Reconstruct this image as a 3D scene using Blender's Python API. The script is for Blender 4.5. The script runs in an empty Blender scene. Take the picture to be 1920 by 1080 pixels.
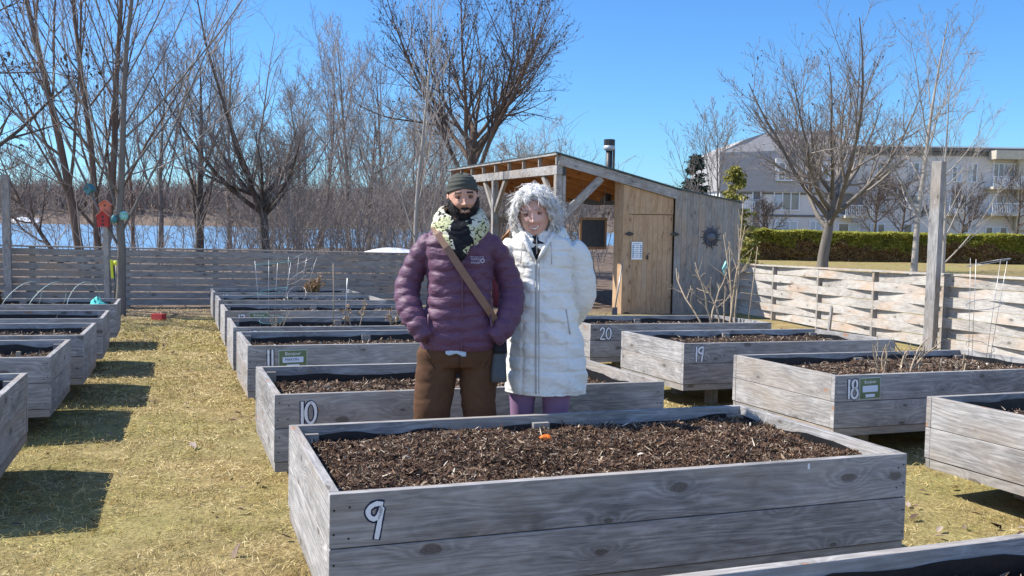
import bpy, math, random
import numpy as np
from mathutils import Vector, Matrix
R = math.radians
scene = bpy.context.scene
COL = scene.collection
rnd = random.Random(7)
nprng = np.random.default_rng(11)

# ------------------------------------------------------------------ camera model
FPX, HC, PITCH, ROLL = 1700.0, 1.44, math.atan(135 / 1700), R(0.9)
def ray(px, py):
    u = (px - 960) / FPX; v = (py - 540) / FPX
    c, s = math.cos(ROLL), math.sin(ROLL)
    u, v = u * c + v * s, -u * s + v * c
    return (u, math.cos(PITCH) - v * math.sin(PITCH), -math.sin(PITCH) - v * math.cos(PITCH))
def at(px, py, Y):
    r = ray(px, py); k = Y / r[1]
    return Vector((r[0] * k, Y, HC + r[2] * k))
def sst(x, a, b):
    t = np.clip((np.asarray(x, float) - a) / (b - a), 0, 1); return t * t * (3 - 2 * t)
def ground(x, y):
    x = np.asarray(x, float); y = np.asarray(y, float)
    pl = -0.006856 * np.clip(x, -14, 12) - 0.03495 * np.clip(y, -4, 23)
    pl = pl + 0.22 * sst(y, 24, 44)
    d = y - x - 85
    L = sst(d, -24, 6)
    z = pl * (1 - L) - 4.2 * L
    return z + 6.2 * sst(y, 262, 276) * L + 3 * sst(y, 276, 420)
def G(x, y): return float(ground(x, y))
def gpt(px, py):
    """point of the garden ground seen at a pixel of the photograph"""
    r = ray(px, py); t = -HC / (r[2] + 0.006856 * r[0] + 0.03495 * r[1])
    return Vector((r[0] * t, r[1] * t, HC + r[2] * t))
def base(px, Y):
    r = ray(px, 420); x = r[0] * Y / r[1]
    return Vector((x, Y, G(x, Y)))

# ------------------------------------------------------------------ noise
def _hash(ix, iy, seed):
    n = (ix * 374761393 + iy * 668265263 + seed * 1442695041) & 0xffffffff
    n = ((n ^ (n >> 13)) * 1274126177) & 0xffffffff
    return ((n ^ (n >> 16)) & 0xffff) / 65535.0
def vnoise(x, y, seed=0):
    x = np.asarray(x, float); y = np.asarray(y, float)
    ix = np.floor(x).astype(np.int64); iy = np.floor(y).astype(np.int64)
    fx = x - ix; fy = y - iy; fx = fx * fx * (3 - 2 * fx); fy = fy * fy * (3 - 2 * fy)
    a = _hash(ix, iy, seed); b = _hash(ix + 1, iy, seed); c = _hash(ix, iy + 1, seed); d = _hash(ix + 1, iy + 1, seed)
    return (a * (1 - fx) + b * fx) * (1 - fy) + (c * (1 - fx) + d * fx) * fy
def fbm(x, y, seed=0, o=4):
    s = 0; a = .5
    for i in range(o):
        s = s + a * (vnoise(x * 2 ** i, y * 2 ** i, seed + i) - .5); a *= .5
    return s

# ------------------------------------------------------------------ object helpers
def tag(o, label=None, cat=None, group=None, kind=None):
    if label: o['label'] = label
    if cat: o['category'] = cat
    if group: o['group'] = group
    if kind: o['kind'] = kind
    return o
def empty(name, loc=(0, 0, 0), rz=0.0, label=None, cat=None, group=None):
    o = bpy.data.objects.new(name, None); COL.objects.link(o)
    o.location = loc; o.rotation_euler = (0, 0, rz); o.empty_display_size = .1
    return tag(o, label, cat, group)
def link(name, me, parent=None):
    o = bpy.data.objects.new(name, me); COL.objects.link(o)
    if parent is not None: o.parent = parent
    return o
def kids(o): return [c for c in bpy.data.objects if c.parent is o]
def copy_tree(o, parent=None):
    c = o.copy(); COL.objects.link(c); c.parent = parent
    for ch in kids(o): copy_tree(ch, c)
    return c
def np_mesh(name, V, F, mats, midx=None, uv=None, smooth=False):
    """V (n,3), F (m,k) array of equal-sided faces"""
    me = bpy.data.meshes.new(name)
    V = np.ascontiguousarray(V, np.float32); F = np.ascontiguousarray(F, np.int32)
    m, k = F.shape
    me.vertices.add(len(V)); me.vertices.foreach_set('co', V.ravel())
    me.loops.add(m * k); me.loops.foreach_set('vertex_index', F.ravel())
    me.polygons.add(m)
    me.polygons.foreach_set('loop_start', np.arange(0, m * k, k, dtype=np.int32))
    me.polygons.foreach_set('loop_total', np.full(m, k, np.int32))
    if midx is not None: me.polygons.foreach_set('material_index', np.ascontiguousarray(midx, np.int32))
    if smooth: me.polygons.foreach_set('use_smooth', np.ones(m, bool))
    if uv is not None:
        l = me.uv_layers.new(name='UVMap'); l.data.foreach_set('uv', np.ascontiguousarray(uv, np.float32).ravel())
    for t in (mats if isinstance(mats, (list, tuple)) else [mats]): me.materials.append(t)
    me.update(calc_edges=True); me.validate()
    return me

class MB:
    """mesh builder: collects boxes, tubes, lofts; uv = metres along / across the grain"""
    def __init__(s, frame=None):
        s.v = []; s.f = []; s.uv = []; s.m = []; s.frame = frame; s.sm = []
    def _p(s, p):
        return tuple(s.frame @ Vector(p)) if s.frame is not None else tuple(p)
    def face(s, pts, uvs=None, mat=0, smooth=False):
        i = len(s.v); s.v += [s._p(p) for p in pts]; s.f.append(tuple(range(i, i + len(pts))))
        s.uv.append(uvs or [(0, 0)] * len(pts)); s.m.append(mat); s.sm.append(smooth)
    def box(s, lo, hi, grain=0, mat=0, rot=None, about=None):
        """axis aligned box in the frame; rot = 3x3 applied about its centre"""
        lo = Vector(lo); hi = Vector(hi); c = (lo + hi) / 2 if about is None else Vector(about)
        P = [Vector((x, y, z)) for x in (lo.x, hi.x) for y in (lo.y, hi.y) for z in (lo.z, hi.z)]
        ou, ov = rnd.random() * 40, rnd.random() * 40
        Q = [(c + rot @ (p - c)) if rot is not None else p for p in P]
        i = len(s.v); s.v += [s._p(q) for q in Q]
        for fc, ax in (((0, 1, 3, 2), 0), ((4, 6, 7, 5), 0), ((0, 4, 5, 1), 1), ((2, 3, 7, 6), 1), ((0, 2, 6, 4), 2), ((1, 5, 7, 3), 2)):
            s.f.append(tuple(i + k for k in fc))
            rest = [a for a in (0, 1, 2) if a != ax]
            ua = grain if grain in rest else rest[0]
            va = [a for a in rest if a != ua][0]
            off = ov + (0 if ax != 2 else .11) + (.23 if ax == grain else 0)
            s.uv.append([(P[k][ua] + ou, P[k][va] + off) for k in fc]); s.m.append(mat); s.sm.append(False)
    def beam(s, a, b, w, h, mat=0, up=(0, 0, 1), roll=0):
        """square timber from a to b"""
        a = Vector(a); b = Vector(b); d = b - a; L = d.length; d.normalize()
        upv = Vector(up)
        if abs(d.dot(upv)) > .98: upv = Vector((0, 1, 0))
        y = upv.cross(d).normalized(); z = d.cross(y)
        M = Matrix((d, y, z)).transposed()
        if roll: M = Matrix.Rotation(roll, 3, d) @ M
        c = (a + b) / 2
        s.box(c - Vector((L / 2, w / 2, h / 2)), c + Vector((L / 2, w / 2, h / 2)), 0, mat, rot=M)
    def tube(s, pts, rad, n=8, mat=0, cap=True, smooth=True, sq=None):
        pts = [Vector(p) for p in pts]; m = len(pts)
        rad = rad if isinstance(rad, (list, tuple)) else [rad] * m
        ref = Vector((0.123, 0.31, 1)) if abs((pts[-1] - pts[0]).normalized().z) < .9 else Vector((1, .2, 0.1))
        i0 = len(s.v); L = 0; Ls = []
        for k in range(m):
            t = (pts[min(k + 1, m - 1)] - pts[max(k - 1, 0)]).normalized()
            x = ref.cross(t).normalized(); y = t.cross(x)
            if k: L += (pts[k] - pts[k - 1]).length
            Ls.append(L)
            for j in range(n):
                a = 2 * math.pi * j / n
                s.v.append(s._p(pts[k] + (x * math.cos(a) + y * math.sin(a)) * rad[k]))
        o = rnd.random() * 30
        for k in range(m - 1):
            for j in range(n):
                j2 = (j + 1) % n
                s.f.append((i0 + k * n + j, i0 + k * n + j2, i0 + (k + 1) * n + j2, i0 + (k + 1) * n + j))
                c = 2 * math.pi * max(rad) / n
                s.uv.append([(Ls[k] + o, j * c), (Ls[k] + o, (j + 1) * c), (Ls[k + 1] + o, (j + 1) * c), (Ls[k + 1] + o, j * c)])
                s.m.append(mat); s.sm.append(smooth)
        if cap:
            for k, rev in ((0, True), (m - 1, False)):
                ids = [i0 + k * n + j for j in range(n)]
                if rev: ids.reverse()
                s.f.append(tuple(ids)); s.uv.append([(0, 0)] * n); s.m.append(mat); s.sm.append(False)
    def loft(s, rings, mat=0, cap=True, smooth=True, closed=True):
        """rings: list of equal-length lists of points"""
        n = len(rings[0]); i0 = len(s.v)
        for r in rings: s.v += [s._p(p) for p in r]
        for k in range(len(rings) - 1):
            for j in range(n if closed else n - 1):
                j2 = (j + 1) % n
                s.f.append((i0 + k * n + j, i0 + k * n + j2, i0 + (k + 1) * n + j2, i0 + (k + 1) * n + j))
                s.uv.append([(k * .1, j * .1), (k * .1, j * .1 + .1), (k * .1 + .1, j * .1 + .1), (k * .1 + .1, j * .1)]); s.m.append(mat); s.sm.append(smooth)
        if cap:
            for k, rev in ((0, True), (len(rings) - 1, False)):
                ids = [i0 + k * n + j for j in range(n)]
                if rev: ids.reverse()
                s.f.append(tuple(ids)); s.uv.append([(0, 0)] * n); s.m.append(mat); s.sm.append(smooth)
    def mesh(s, name, mats):
        me = bpy.data.meshes.new(name); me.from_pydata(s.v, [], s.f)
        l = me.uv_layers.new(name='UVMap')
        flat = [c for u in s.uv for p in u for c in p]
        l.data.foreach_set('uv', flat)
        for t in (mats if isinstance(mats, (list, tuple)) else [mats]): me.materials.append(t)
        me.polygons.foreach_set('material_index', s.m); me.polygons.foreach_set('use_smooth', s.sm)
        me.update(); return me
    def build(s, name, mats, parent=None, bevel=0):
        o = link(name, s.mesh(name, mats), parent)
        if bevel:
            b = o.modifiers.new('bevel', 'BEVEL'); b.width = bevel; b.segments = 2; b.limit_method = 'ANGLE'; b.angle_limit = R(50)
        return o

def text_mesh(txt, size, mat, name, parent, M, extrude=.0006, align='CENTER', spacing=1.0):
    cu = bpy.data.curves.new(name, 'FONT'); cu.body = txt; cu.size = size; cu.extrude = extrude
    cu.align_x = align; cu.align_y = 'CENTER'; cu.resolution_u = 3; cu.space_character = spacing
    t = bpy.data.objects.new(name + '_src', cu); COL.objects.link(t)
    dg = bpy.context.evaluated_depsgraph_get()
    me = bpy.data.meshes.new_from_object(t.evaluated_get(dg))
    bpy.data.objects.remove(t); bpy.data.curves.remove(cu)
    me.materials.clear(); me.materials.append(mat); me.transform(M)
    return link(name, me, parent)

# ------------------------------------------------------------------ materials
class NT:
    def __init__(s, name):
        s.mat = bpy.data.materials.new(name); s.mat.use_nodes = True
        s.t = s.mat.node_tree; s.t.nodes.clear()
        s.out = s.t.nodes.new('ShaderNodeOutputMaterial'); s.b = s.t.nodes.new('ShaderNodeBsdfPrincipled')
        s.t.links.new(s.b.outputs[0], s.out.inputs['Surface'])
    def n(s, typ, **kw):
        nd = s.t.nodes.new(typ)
        for k, v in kw.items():
            if k.startswith('i_'):
                key = k[2:].replace('_', ' ')
                nd.inputs[key].default_value = v
            else: setattr(nd, k, v)
        return nd
    def l(s, a, b): s.t.links.new(a, b)
    def math(s, op, a, b=None, c=None, clamp=False):
        nd = s.t.nodes.new('ShaderNodeMath'); nd.operation = op; nd.use_clamp = clamp
        for i, x in enumerate((a, b, c)):
            if x is None: continue
            if isinstance(x, (int, float)): nd.inputs[i].default_value = x
            else: s.l(x, nd.inputs[i])
        return nd.outputs[0]
    def mix(s, fac, a, b, blend='MIX'):
        nd = s.t.nodes.new('ShaderNodeMix'); nd.data_type = 'RGBA'; nd.blend_type = blend
        for k, x in ((0, fac), (6, a), (7, b)):
            if isinstance(x, (int, float)): nd.inputs[k].default_value = x
            elif isinstance(x, (tuple, list)): nd.inputs[k].default_value = (*x, 1) if len(x) == 3 else x
            else: s.l(x, nd.inputs[k])
        return nd.outputs[2]
    def ramp(s, fac, stops, interp='LINEAR'):
        nd = s.t.nodes.new('ShaderNodeValToRGB'); nd.color_ramp.interpolation = interp
        e = nd.color_ramp.elements
        while len(e) < len(stops): e.new(.5)
        for i, (p, c) in enumerate(stops):
            e[i].position = p; e[i].color = (*c, 1) if not isinstance(c, (int, float)) else (c, c, c, 1)
        s.l(fac, nd.inputs[0]); return nd.outputs[0]
    def noise(s, vec, scale, detail=4, rough=.55, dist=0, dim='3D'):
        nd = s.n('ShaderNodeTexNoise', noise_dimensions=dim)
        nd.inputs['Scale'].default_value = scale; nd.inputs['Detail'].default_value = detail
        nd.inputs['Roughness'].default_value = rough; nd.inputs['Distortion'].default_value = dist
        if vec is not None: s.l(vec, nd.inputs['Vector'])
        return nd.outputs['Fac']
    def scale(s, vec, sc):
        nd = s.n('ShaderNodeMapping'); nd.inputs['Scale'].default_value = sc; s.l(vec, nd.inputs['Vector']); return nd.outputs[0]
    def bump(s, h, strength=.4, dist=.01):
        nd = s.n('ShaderNodeBump'); nd.inputs['Strength'].default_value = strength; nd.inputs['Distance'].default_value = dist
        s.l(h, nd.inputs['Height']); s.l(nd.outputs[0], s.b.inputs['Normal'])
    def fin(s, col=None, rough=.8, spec=.3, metal=0):
        if col is not None:
            if isinstance(col, (tuple, list)): s.b.inputs['Base Color'].default_value = (*col, 1)
            else: s.l(col, s.b.inputs['Base Color'])
        s.b.inputs['Roughness'].default_value = rough; s.b.inputs['Specular IOR Level'].default_value = spec
        s.b.inputs['Metallic'].default_value = metal
        return s.mat
def plain(name, col, rough=.7, spec=.3, metal=0, var=.25, sc=30, bump=.15, bd=.003):
    t = NT(name); tc = t.n('ShaderNodeTexCoord').outputs['Object']
    n = t.noise(tc, sc, 4)
    c = t.mix(n, tuple(x * (1 - var) for x in col), tuple(min(1, x * (1 + var)) for x in col))
    if bump: t.bump(n, bump, bd)
    return t.fin(c, rough, spec, metal)

def wood(name, light, mid, dark, knot=(.07, .05, .035), knots=1.0, warm=None, patch=.5, grain=1.0, rough=.85, orange=0):
    t = NT(name); uv = t.n('ShaderNodeUVMap').outputs[0]
    # knots
    kv = t.scale(uv, (2.7, 5.8, 1))
    vo = t.n('ShaderNodeTexVoronoi', voronoi_dimensions='2D'); vo.inputs['Scale'].default_value = 1.0; vo.inputs['Randomness'].default_value = .95; t.l(kv, vo.inputs['Vector'])
    d = t.math('ADD', vo.outputs['Distance'], t.math('MULTIPLY', t.math('SUBTRACT', t.noise(t.scale(uv, (22, 40, 1)), 1.0, 2, .5, 0, '2D'), .5), .07)); sep = t.n('ShaderNodeSeparateColor'); t.l(vo.outputs['Color'], sep.inputs[0])
    on = t.math('GREATER_THAN', sep.outputs[0], 1 - .55 * knots)
    size = t.math('MULTIPLY_ADD', sep.outputs[1], .10, .04)
    km = t.math('SUBTRACT', 1, t.math('DIVIDE', d, size), clamp=True)
    km = t.math('MULTIPLY', t.math('MINIMUM', t.math('MULTIPLY', km, 3.0), 1), on)
    halo = t.math('MULTIPLY', t.math('POWER', t.math('SUBTRACT', 1, t.math('MULTIPLY', d, 2.2), clamp=True), 2.0), on)
    n2 = t.noise(t.scale(uv, (1.1, 7, 1)), 1.0, 3, .5, .4, '2D')
    n1 = t.noise(t.scale(uv, (5, 150, 1)), 1.0, 6, .7, 0, '2D')
    n3 = t.noise(t.scale(uv, (.55, 1.1, 1)), 1.0, 3, .6, 0, '2D')
    n4 = t.noise(t.scale(uv, (5, 13, 1)), 1.0, 5, .65, .5, '2D')
    sepv = t.n('ShaderNodeSeparateXYZ'); t.l(uv, sepv.inputs[0])
    ph = t.math('ADD', t.math('MULTIPLY', sepv.outputs[1], 190), t.math('MULTIPLY', n2, 42))
    ph = t.math('ADD', ph, t.math('MULTIPLY', halo, 26))
    ring = t.math('POWER', t.math('MULTIPLY_ADD', t.math('SINE', ph), .5, .5), 1.6)
    ringa = t.math('MULTIPLY', ring, t.math('MULTIPLY_ADD', n4, .34, -.02))
    f = t.math('ADD', t.math('MULTIPLY', n1, .62 * grain), t.math('MULTIPLY', ringa, 1.0 * grain))
    f = t.math('ADD', f, t.math('MULTIPLY', n3, patch)); f = t.math('ADD', f, t.math('MULTIPLY', n4, .42 * grain)); f = t.math('ADD', f, -.40 + (.5 - patch) * .5 + (1 - grain) * .55)
    c = t.ramp(f, [(.12, dark), (.45, mid), (.82, light)])
    if warm is not None:
        w = t.math('MULTIPLY', t.math('SUBTRACT', t.noise(t.scale(uv, (.8, 2.5, 1)), 1.0, 4, .6, 0, '2D'), .5, clamp=True), 2.2, clamp=True)
        c = t.mix(w, c, warm)
    stain = t.math('MULTIPLY', t.math('SUBTRACT', t.noise(t.scale(uv, (1.6, 3.5, 1)), 1.0, 5, .6, .8, '2D'), .56, clamp=True), 3.5, clamp=True)
    c = t.mix(t.math('MULTIPLY', stain, .5), c, dark)
    c = t.mix(t.math('MULTIPLY', halo, .6), c, tuple(x * .55 for x in mid))
    kc = t.mix(t.math('GREATER_THAN', sep.outputs[2], .8 if orange else 1.1), knot, (.36, .16, .07))
    kc = t.mix(t.math('MULTIPLY', t.math('SINE', t.math('MULTIPLY', d, 190)), .25, clamp=True), kc, mid)
    c = t.mix(t.math('MULTIPLY', km, .68), c, kc)
    h = t.math('SUBTRACT', t.math('ADD', n1, t.math('MULTIPLY', ring, .3)), t.math('MULTIPLY', km, .8))
    t.bump(h, .45, .0025)
    return t.fin(c, rough, .25)

M = {}
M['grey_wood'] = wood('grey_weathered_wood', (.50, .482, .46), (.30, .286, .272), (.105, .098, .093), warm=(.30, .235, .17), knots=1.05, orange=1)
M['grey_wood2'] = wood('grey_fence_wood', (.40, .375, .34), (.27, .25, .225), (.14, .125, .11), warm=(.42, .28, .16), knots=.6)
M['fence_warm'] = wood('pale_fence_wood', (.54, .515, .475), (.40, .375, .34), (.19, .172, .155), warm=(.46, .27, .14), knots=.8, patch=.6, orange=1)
M['new_wood'] = wood('pale_cedar_boards', (.55, .39, .245), (.44, .295, .175), (.26, .155, .085), knot=(.12, .06, .03), knots=.5, warm=(.38, .30, .23))
M['orange_wood'] = wood('orange_rafter_wood', (.58, .30, .13), (.44, .21, .085), (.25, .11, .045), knot=(.12, .05, .02), knots=.4)
M['liner'] = plain('black_liner', (.012, .012, .013), .45, .4, var=.4, sc=12, bump=.5, bd=.01)
M['nail'] = plain('rusty_nail', (.015, .013, .012), .6)
M['white_paint'] = plain('white_paint', (.72, .72, .72), .6, var=.12, sc=60)
M['navy_paint'] = plain('navy_paint', (.012, .02, .05), .6)
M['sign_green'] = plain('green_sign', (.13, .17, .085), .45, var=.25, sc=14, bump=0)
M['sign_edge'] = plain('pale_sign_border', (.42, .48, .42), .5)
M['sign_label'] = plain('white_label', (.62, .68, .78), .5, var=.05)
M['black'] = plain('black_metal', (.015, .015, .016), .5, .5)
M['wire'] = plain('galvanised_wire', (.35, .35, .35), .4, .5, .6)
M['white_pl'] = plain('white_plastic', (.75, .76, .78), .5)
M['teal'] = plain('teal_fabric', (.05, .42, .38), .7)
M['teal_paint'] = plain('teal_paint', (.06, .20, .22), .6)
M['red_paint'] = plain('red_paint', (.42, .045, .04), .6)
M['salmon_paint'] = plain('salmon_paint', (.62, .2, .12), .6)
M['dry_stem'] = plain('dry_stem', (.36, .28, .19), .85, var=.4)
M['tan_leaf'] = plain('tan_dry_leaves', (.50, .30, .14), .85, var=.5, sc=60)
M['brown_leaf'] = plain('brown_dry_leaves', (.20, .11, .05), .85, var=.5, sc=60)
M['yellow'] = plain('yellow_tape', (.6, .62, .05), .5)
M['guard'] = plain('black_tree_guard', (.02, .022, .022), .5, .4)
M['snow'] = plain('old_snow', (.78, .8, .84), .6, var=.1)
M['orange'] = plain('orange_peel', (.85, .18, .02), .5)
M['slate'] = plain('chalkboard', (.035, .037, .04), .7, var=.5, sc=8)

def island_mat(name, stops, rough=.85, noise=None, trans=0):
    t = NT(name); g = t.n('ShaderNodeNewGeometry')
    f = g.outputs['Random Per Island']
    c = t.ramp(f, stops)
    if noise:
        n = t.noise(g.outputs['Position'], noise[0], 3)
        m = t.math('MULTIPLY', t.math('SUBTRACT', n, noise[1], clamp=True), noise[2], clamp=True)
        c = t.mix(m, c, t.mix(f, noise[3], noise[4]))
    m_ = t.fin(c, rough, .2)
    if trans:
        tr = t.n('ShaderNodeBsdfTranslucent'); t.l(c, tr.inputs[0]); mx = t.n('ShaderNodeMixShader'); mx.inputs[0].default_value = trans
        t.l(t.b.outputs[0], mx.inputs[1]); t.l(tr.outputs[0], mx.inputs[2]); t.l(mx.outputs[0], t.out.inputs['Surface'])
    return m_
def blade_mat(name, stops, noise=None):
    m_ = island_mat(name, stops, noise=noise); nt_ = m_.node_tree
    b = [n for n in nt_.nodes if n.type == 'BSDF_PRINCIPLED'][0]; src = b.inputs['Base Color'].links[0].from_socket
    g = nt_.nodes.new('ShaderNodeNewGeometry')
    for sc, lo, hi, c1 in ((7.0, .50, .66, (.55, .44, .28, 1)), (.55, .48, .64, (.85, .78, .62, 1)), (2.6, .54, .70, (.70, .80, .45, 1)), (30., .5, .7, (.62, .55, .45, 1))):
        n = nt_.nodes.new('ShaderNodeTexNoise'); n.inputs['Scale'].default_value = sc; n.inputs['Detail'].default_value = 4; nt_.links.new(g.outputs['Position'], n.inputs['Vector'])
        r = nt_.nodes.new('ShaderNodeMapRange'); r.inputs[1].default_value = lo; r.inputs[2].default_value = hi; nt_.links.new(n.outputs['Fac'], r.inputs[0])
        x = nt_.nodes.new('ShaderNodeMix'); x.data_type = 'RGBA'; x.blend_type = 'MULTIPLY'; nt_.links.new(r.outputs[0], x.inputs[0]); nt_.links.new(src, x.inputs[6]); x.inputs[7].default_value = c1; src = x.outputs[2]
    nt_.links.new(src, b.inputs['Base Color']); return m_
M['blade'] = blade_mat('grass_blades', [(0, (.46, .35, .14)), (.3, (.66, .53, .26)), (.55, (.82, .70, .42)), (.72, (.42, .31, .12)), (.88, (.28, .26, .07)), (1, (.11, .07, .035))],
                        noise=(1.5, .50, 4.5, (.17, .19, .045), (.42, .37, .12)))
M['chips'] = island_mat('mulch_pieces', [(0, (.035, .02, .013)), (.45, (.085, .046, .028)), (.78, (.15, .085, .05)), (.92, (.24, .16, .10)), (.98, (.38, .3, .21)), (1, (.60, .54, .45))], .8)
M['chips_pale'] = island_mat('dry_mulch_pieces', [(0, (.05, .035, .025)), (.35, (.15, .10, .065)), (.7, (.32, .24, .16)), (1, (.58, .50, .39))], .85)
M['leaves'] = island_mat('fallen_leaf', [(0, (.04, .028, .022)), (.4, (.13, .08, .06)), (.75, (.24, .17, .125)), (1, (.36, .29, .24))], .8)
M['soil'] = plain('dark_soil', (.035, .024, .018), .95, .1, var=.6, sc=60, bump=.8, bd=.02)

def bark(name, a, b, sc=9):
    t = NT(name); tc = t.n('ShaderNodeTexCoord').outputs['Object']
    n = t.noise(t.scale(tc, (sc, sc, sc * .22)), 1.0, 5, .65)
    t.bump(n, .6, .03)
    return t.fin(t.mix(n, a, b), .9, .15)
M['bark_dark'] = bark('dark_bark', (.045, .034, .028), (.17, .14, .115))
M['bark_grey'] = bark('grey_bark', (.075, .066, .058), (.25, .225, .20))
M['bark_pale'] = bark('pale_bark', (.20, .18, .155), (.46, .42, .37))
M['bark_brown'] = bark('brown_bark', (.07, .048, .036), (.24, .165, .12))
M['twig_grey'] = plain('grey_twigs', (.25, .215, .19), .85, var=.35, sc=2, bump=0)
M['twig_dark'] = plain('dark_twigs', (.10, .075, .062), .85, var=.4, sc=2, bump=0)
M['twig_pale'] = plain('pale_twigs', (.36, .31, .27), .85, var=.25, sc=2, bump=0)
M['twig_red'] = plain('reddish_twigs', (.21, .15, .125), .85, var=.35, sc=2, bump=0)
# ------------------------------------------------------------------ world, sun, camera
SUN_AZ, SUN_EL = R(170), R(46)
w = bpy.data.worlds.new("World"); scene.world = w; w.use_nodes = True
nt = w.node_tree; bg = nt.nodes['Background']
sky = nt.nodes.new('ShaderNodeTexSky'); sky.sky_type = 'NISHITA'; sky.sun_disc = False
sky.sun_elevation = SUN_EL; sky.sun_rotation = R(90) - SUN_AZ
sky.air_density = 1.0; sky.dust_density = .25; sky.ozone_density = 2.5; sky.altitude = 50
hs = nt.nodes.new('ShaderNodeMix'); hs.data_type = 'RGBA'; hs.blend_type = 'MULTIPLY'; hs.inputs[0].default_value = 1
# deep clear blue towards the river; brightness added behind the camera to lift shade
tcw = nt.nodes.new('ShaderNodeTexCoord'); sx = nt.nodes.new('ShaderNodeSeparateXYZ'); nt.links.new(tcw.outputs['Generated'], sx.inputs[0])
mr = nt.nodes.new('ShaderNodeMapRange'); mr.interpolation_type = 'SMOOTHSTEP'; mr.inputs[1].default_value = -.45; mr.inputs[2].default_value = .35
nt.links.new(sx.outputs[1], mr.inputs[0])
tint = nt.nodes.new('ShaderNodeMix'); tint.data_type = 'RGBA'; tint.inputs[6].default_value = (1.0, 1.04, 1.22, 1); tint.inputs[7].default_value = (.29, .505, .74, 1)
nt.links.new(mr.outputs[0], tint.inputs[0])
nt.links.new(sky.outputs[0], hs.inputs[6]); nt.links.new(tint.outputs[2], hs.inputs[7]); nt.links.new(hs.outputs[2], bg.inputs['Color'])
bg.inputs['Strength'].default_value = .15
sl = bpy.data.lights.new('sun', 'SUN'); sl.energy = 5.0; sl.angle = R(.5); sl.color = (1, .95, .87)
so = bpy.data.objects.new('sun', sl); COL.objects.link(so)
sv = Vector((math.cos(SUN_AZ) * math.cos(SUN_EL), math.sin(SUN_AZ) * math.cos(SUN_EL), math.sin(SUN_EL)))
so.rotation_euler = sv.to_track_quat('Z', 'Y').to_euler(); so.location = sv * 60
cam = bpy.data.cameras.new('camera'); cam.sensor_width = 36; cam.lens = 36 * FPX / 1920; cam.clip_start = .05; cam.clip_end = 3000
co = bpy.data.objects.new('camera', cam); COL.objects.link(co); scene.camera = co
co.location = (0, 0, HC)
# rolled so that right-hand things sit lower in the picture
co.matrix_world = Matrix.Translation((0, 0, HC)) @ (Matrix.Rotation(R(90) - PITCH, 4, 'X') @ Matrix.Rotation(ROLL, 4, 'Z'))
vs = scene.view_settings; vs.view_transform = 'Standard'; vs.look = 'None'; vs.gamma = 1; vs.exposure = 0.77; vs.use_curve_mapping = False
scene.cycles.max_bounces = 8; scene.cycles.diffuse_bounces = 5; scene.cycles.transparent_max_bounces = 8

# ------------------------------------------------------------------ ground sheet
def axis(lo, hi, fine, r0, growth):
    a = [0.0]; st = fine
    while a[-1] < hi:
        if a[-1] > r0: st *= growth
        a.append(a[-1] + st)
    b = [0.0]; st = fine
    while b[-1] > lo:
        if -b[-1] > r0: st *= growth
        b.append(b[-1] - st)
    return np.array(sorted(set(b + a)))
gx_ = axis(-700, 700, .35, 18, 1.09); gy_ = axis(-40, 1200, .35, 26, 1.06)
X, Y = np.meshgrid(gx_, gy_)
Z = ground(X, Y) + fbm(X * .9, Y * .9, 3) * .05 + fbm(X * .12, Y * .12, 9) * .1 * sst(Y, 24, 40)
nx, ny = len(gx_), len(gy_)
V = np.stack([X, Y, Z], -1).reshape(-1, 3)
I = (np.arange(ny - 1)[:, None] * nx + np.arange(nx - 1)[None, :]).ravel()
F = np.stack([I, I + 1, I + nx + 1, I + nx], 1)
t = NT('ground_soil_and_thatch'); geo = t.n('ShaderNodeNewGeometry').outputs['Position']
at_ = t.n('ShaderNodeAttribute', attribute_name='wild')
lawnn = t.noise(geo, .55, 5, .6); fine = t.noise(geo, 38, 4, .7); mid_ = t.noise(geo, 5, 4, .6)
lawn = t.ramp(t.math('ADD', t.math('MULTIPLY', fine, .6), t.math('MULTIPLY', mid_, .4)), [(.3, (.07, .05, .025)), (.48, (.24, .18, .08)), (.66, (.42, .33, .16))])
lawn = t.mix(t.math('MULTIPLY', t.math('SUBTRACT', lawnn, .45, clamp=True), 2.6, clamp=True), lawn, (.24, .24, .08))
wild = t.ramp(t.math('ADD', t.math('MULTIPLY', fine, .5), t.math('MULTIPLY', mid_, .5)), [(.3, (.05, .036, .027)), (.5, (.15, .11, .085)), (.68, (.34, .28, .22))])
t.bump(fine, .8, .02)
gm = t.fin(t.mix(at_.outputs['Fac'], lawn, wild), .95, .1)
me = np_mesh('ground', V, F, gm, smooth=True)
wildv = sst(Y - 0.36 * X, 21.2, 22.4) * (1 - sst(X - .12 * Y, 1.5, 5))
wildv = np.maximum(wildv, .9 * sst(Y - .36 * X, 18.3, 20.5) * (1 - sst(X, 3, 5)))
wildv = np.maximum(wildv, sst(Y, 200, 240) * sst(-X, -60, -20))
a = me.attributes.new('wild', 'FLOAT', 'POINT'); a.data.foreach_set('value', wildv.reshape(-1).astype(np.float32))
tag(link('ground', me), kind='structure')

# river and far bank
t = NT('river_ice'); geo = t.n('ShaderNodeNewGeometry').outputs['Position']
n = t.noise(t.scale(geo, (.02, .2, 1)), 1.0, 4)
wm = t.fin(t.mix(n, (.085, .19, .31), (.155, .285, .42)), .55, .4)
mb = MB(); mb.face([(-700, 30, -3), (700, 30, -3), (700, 285, -3), (-700, 285, -3)])
tag(mb.build('river', wm), kind='structure')

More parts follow.
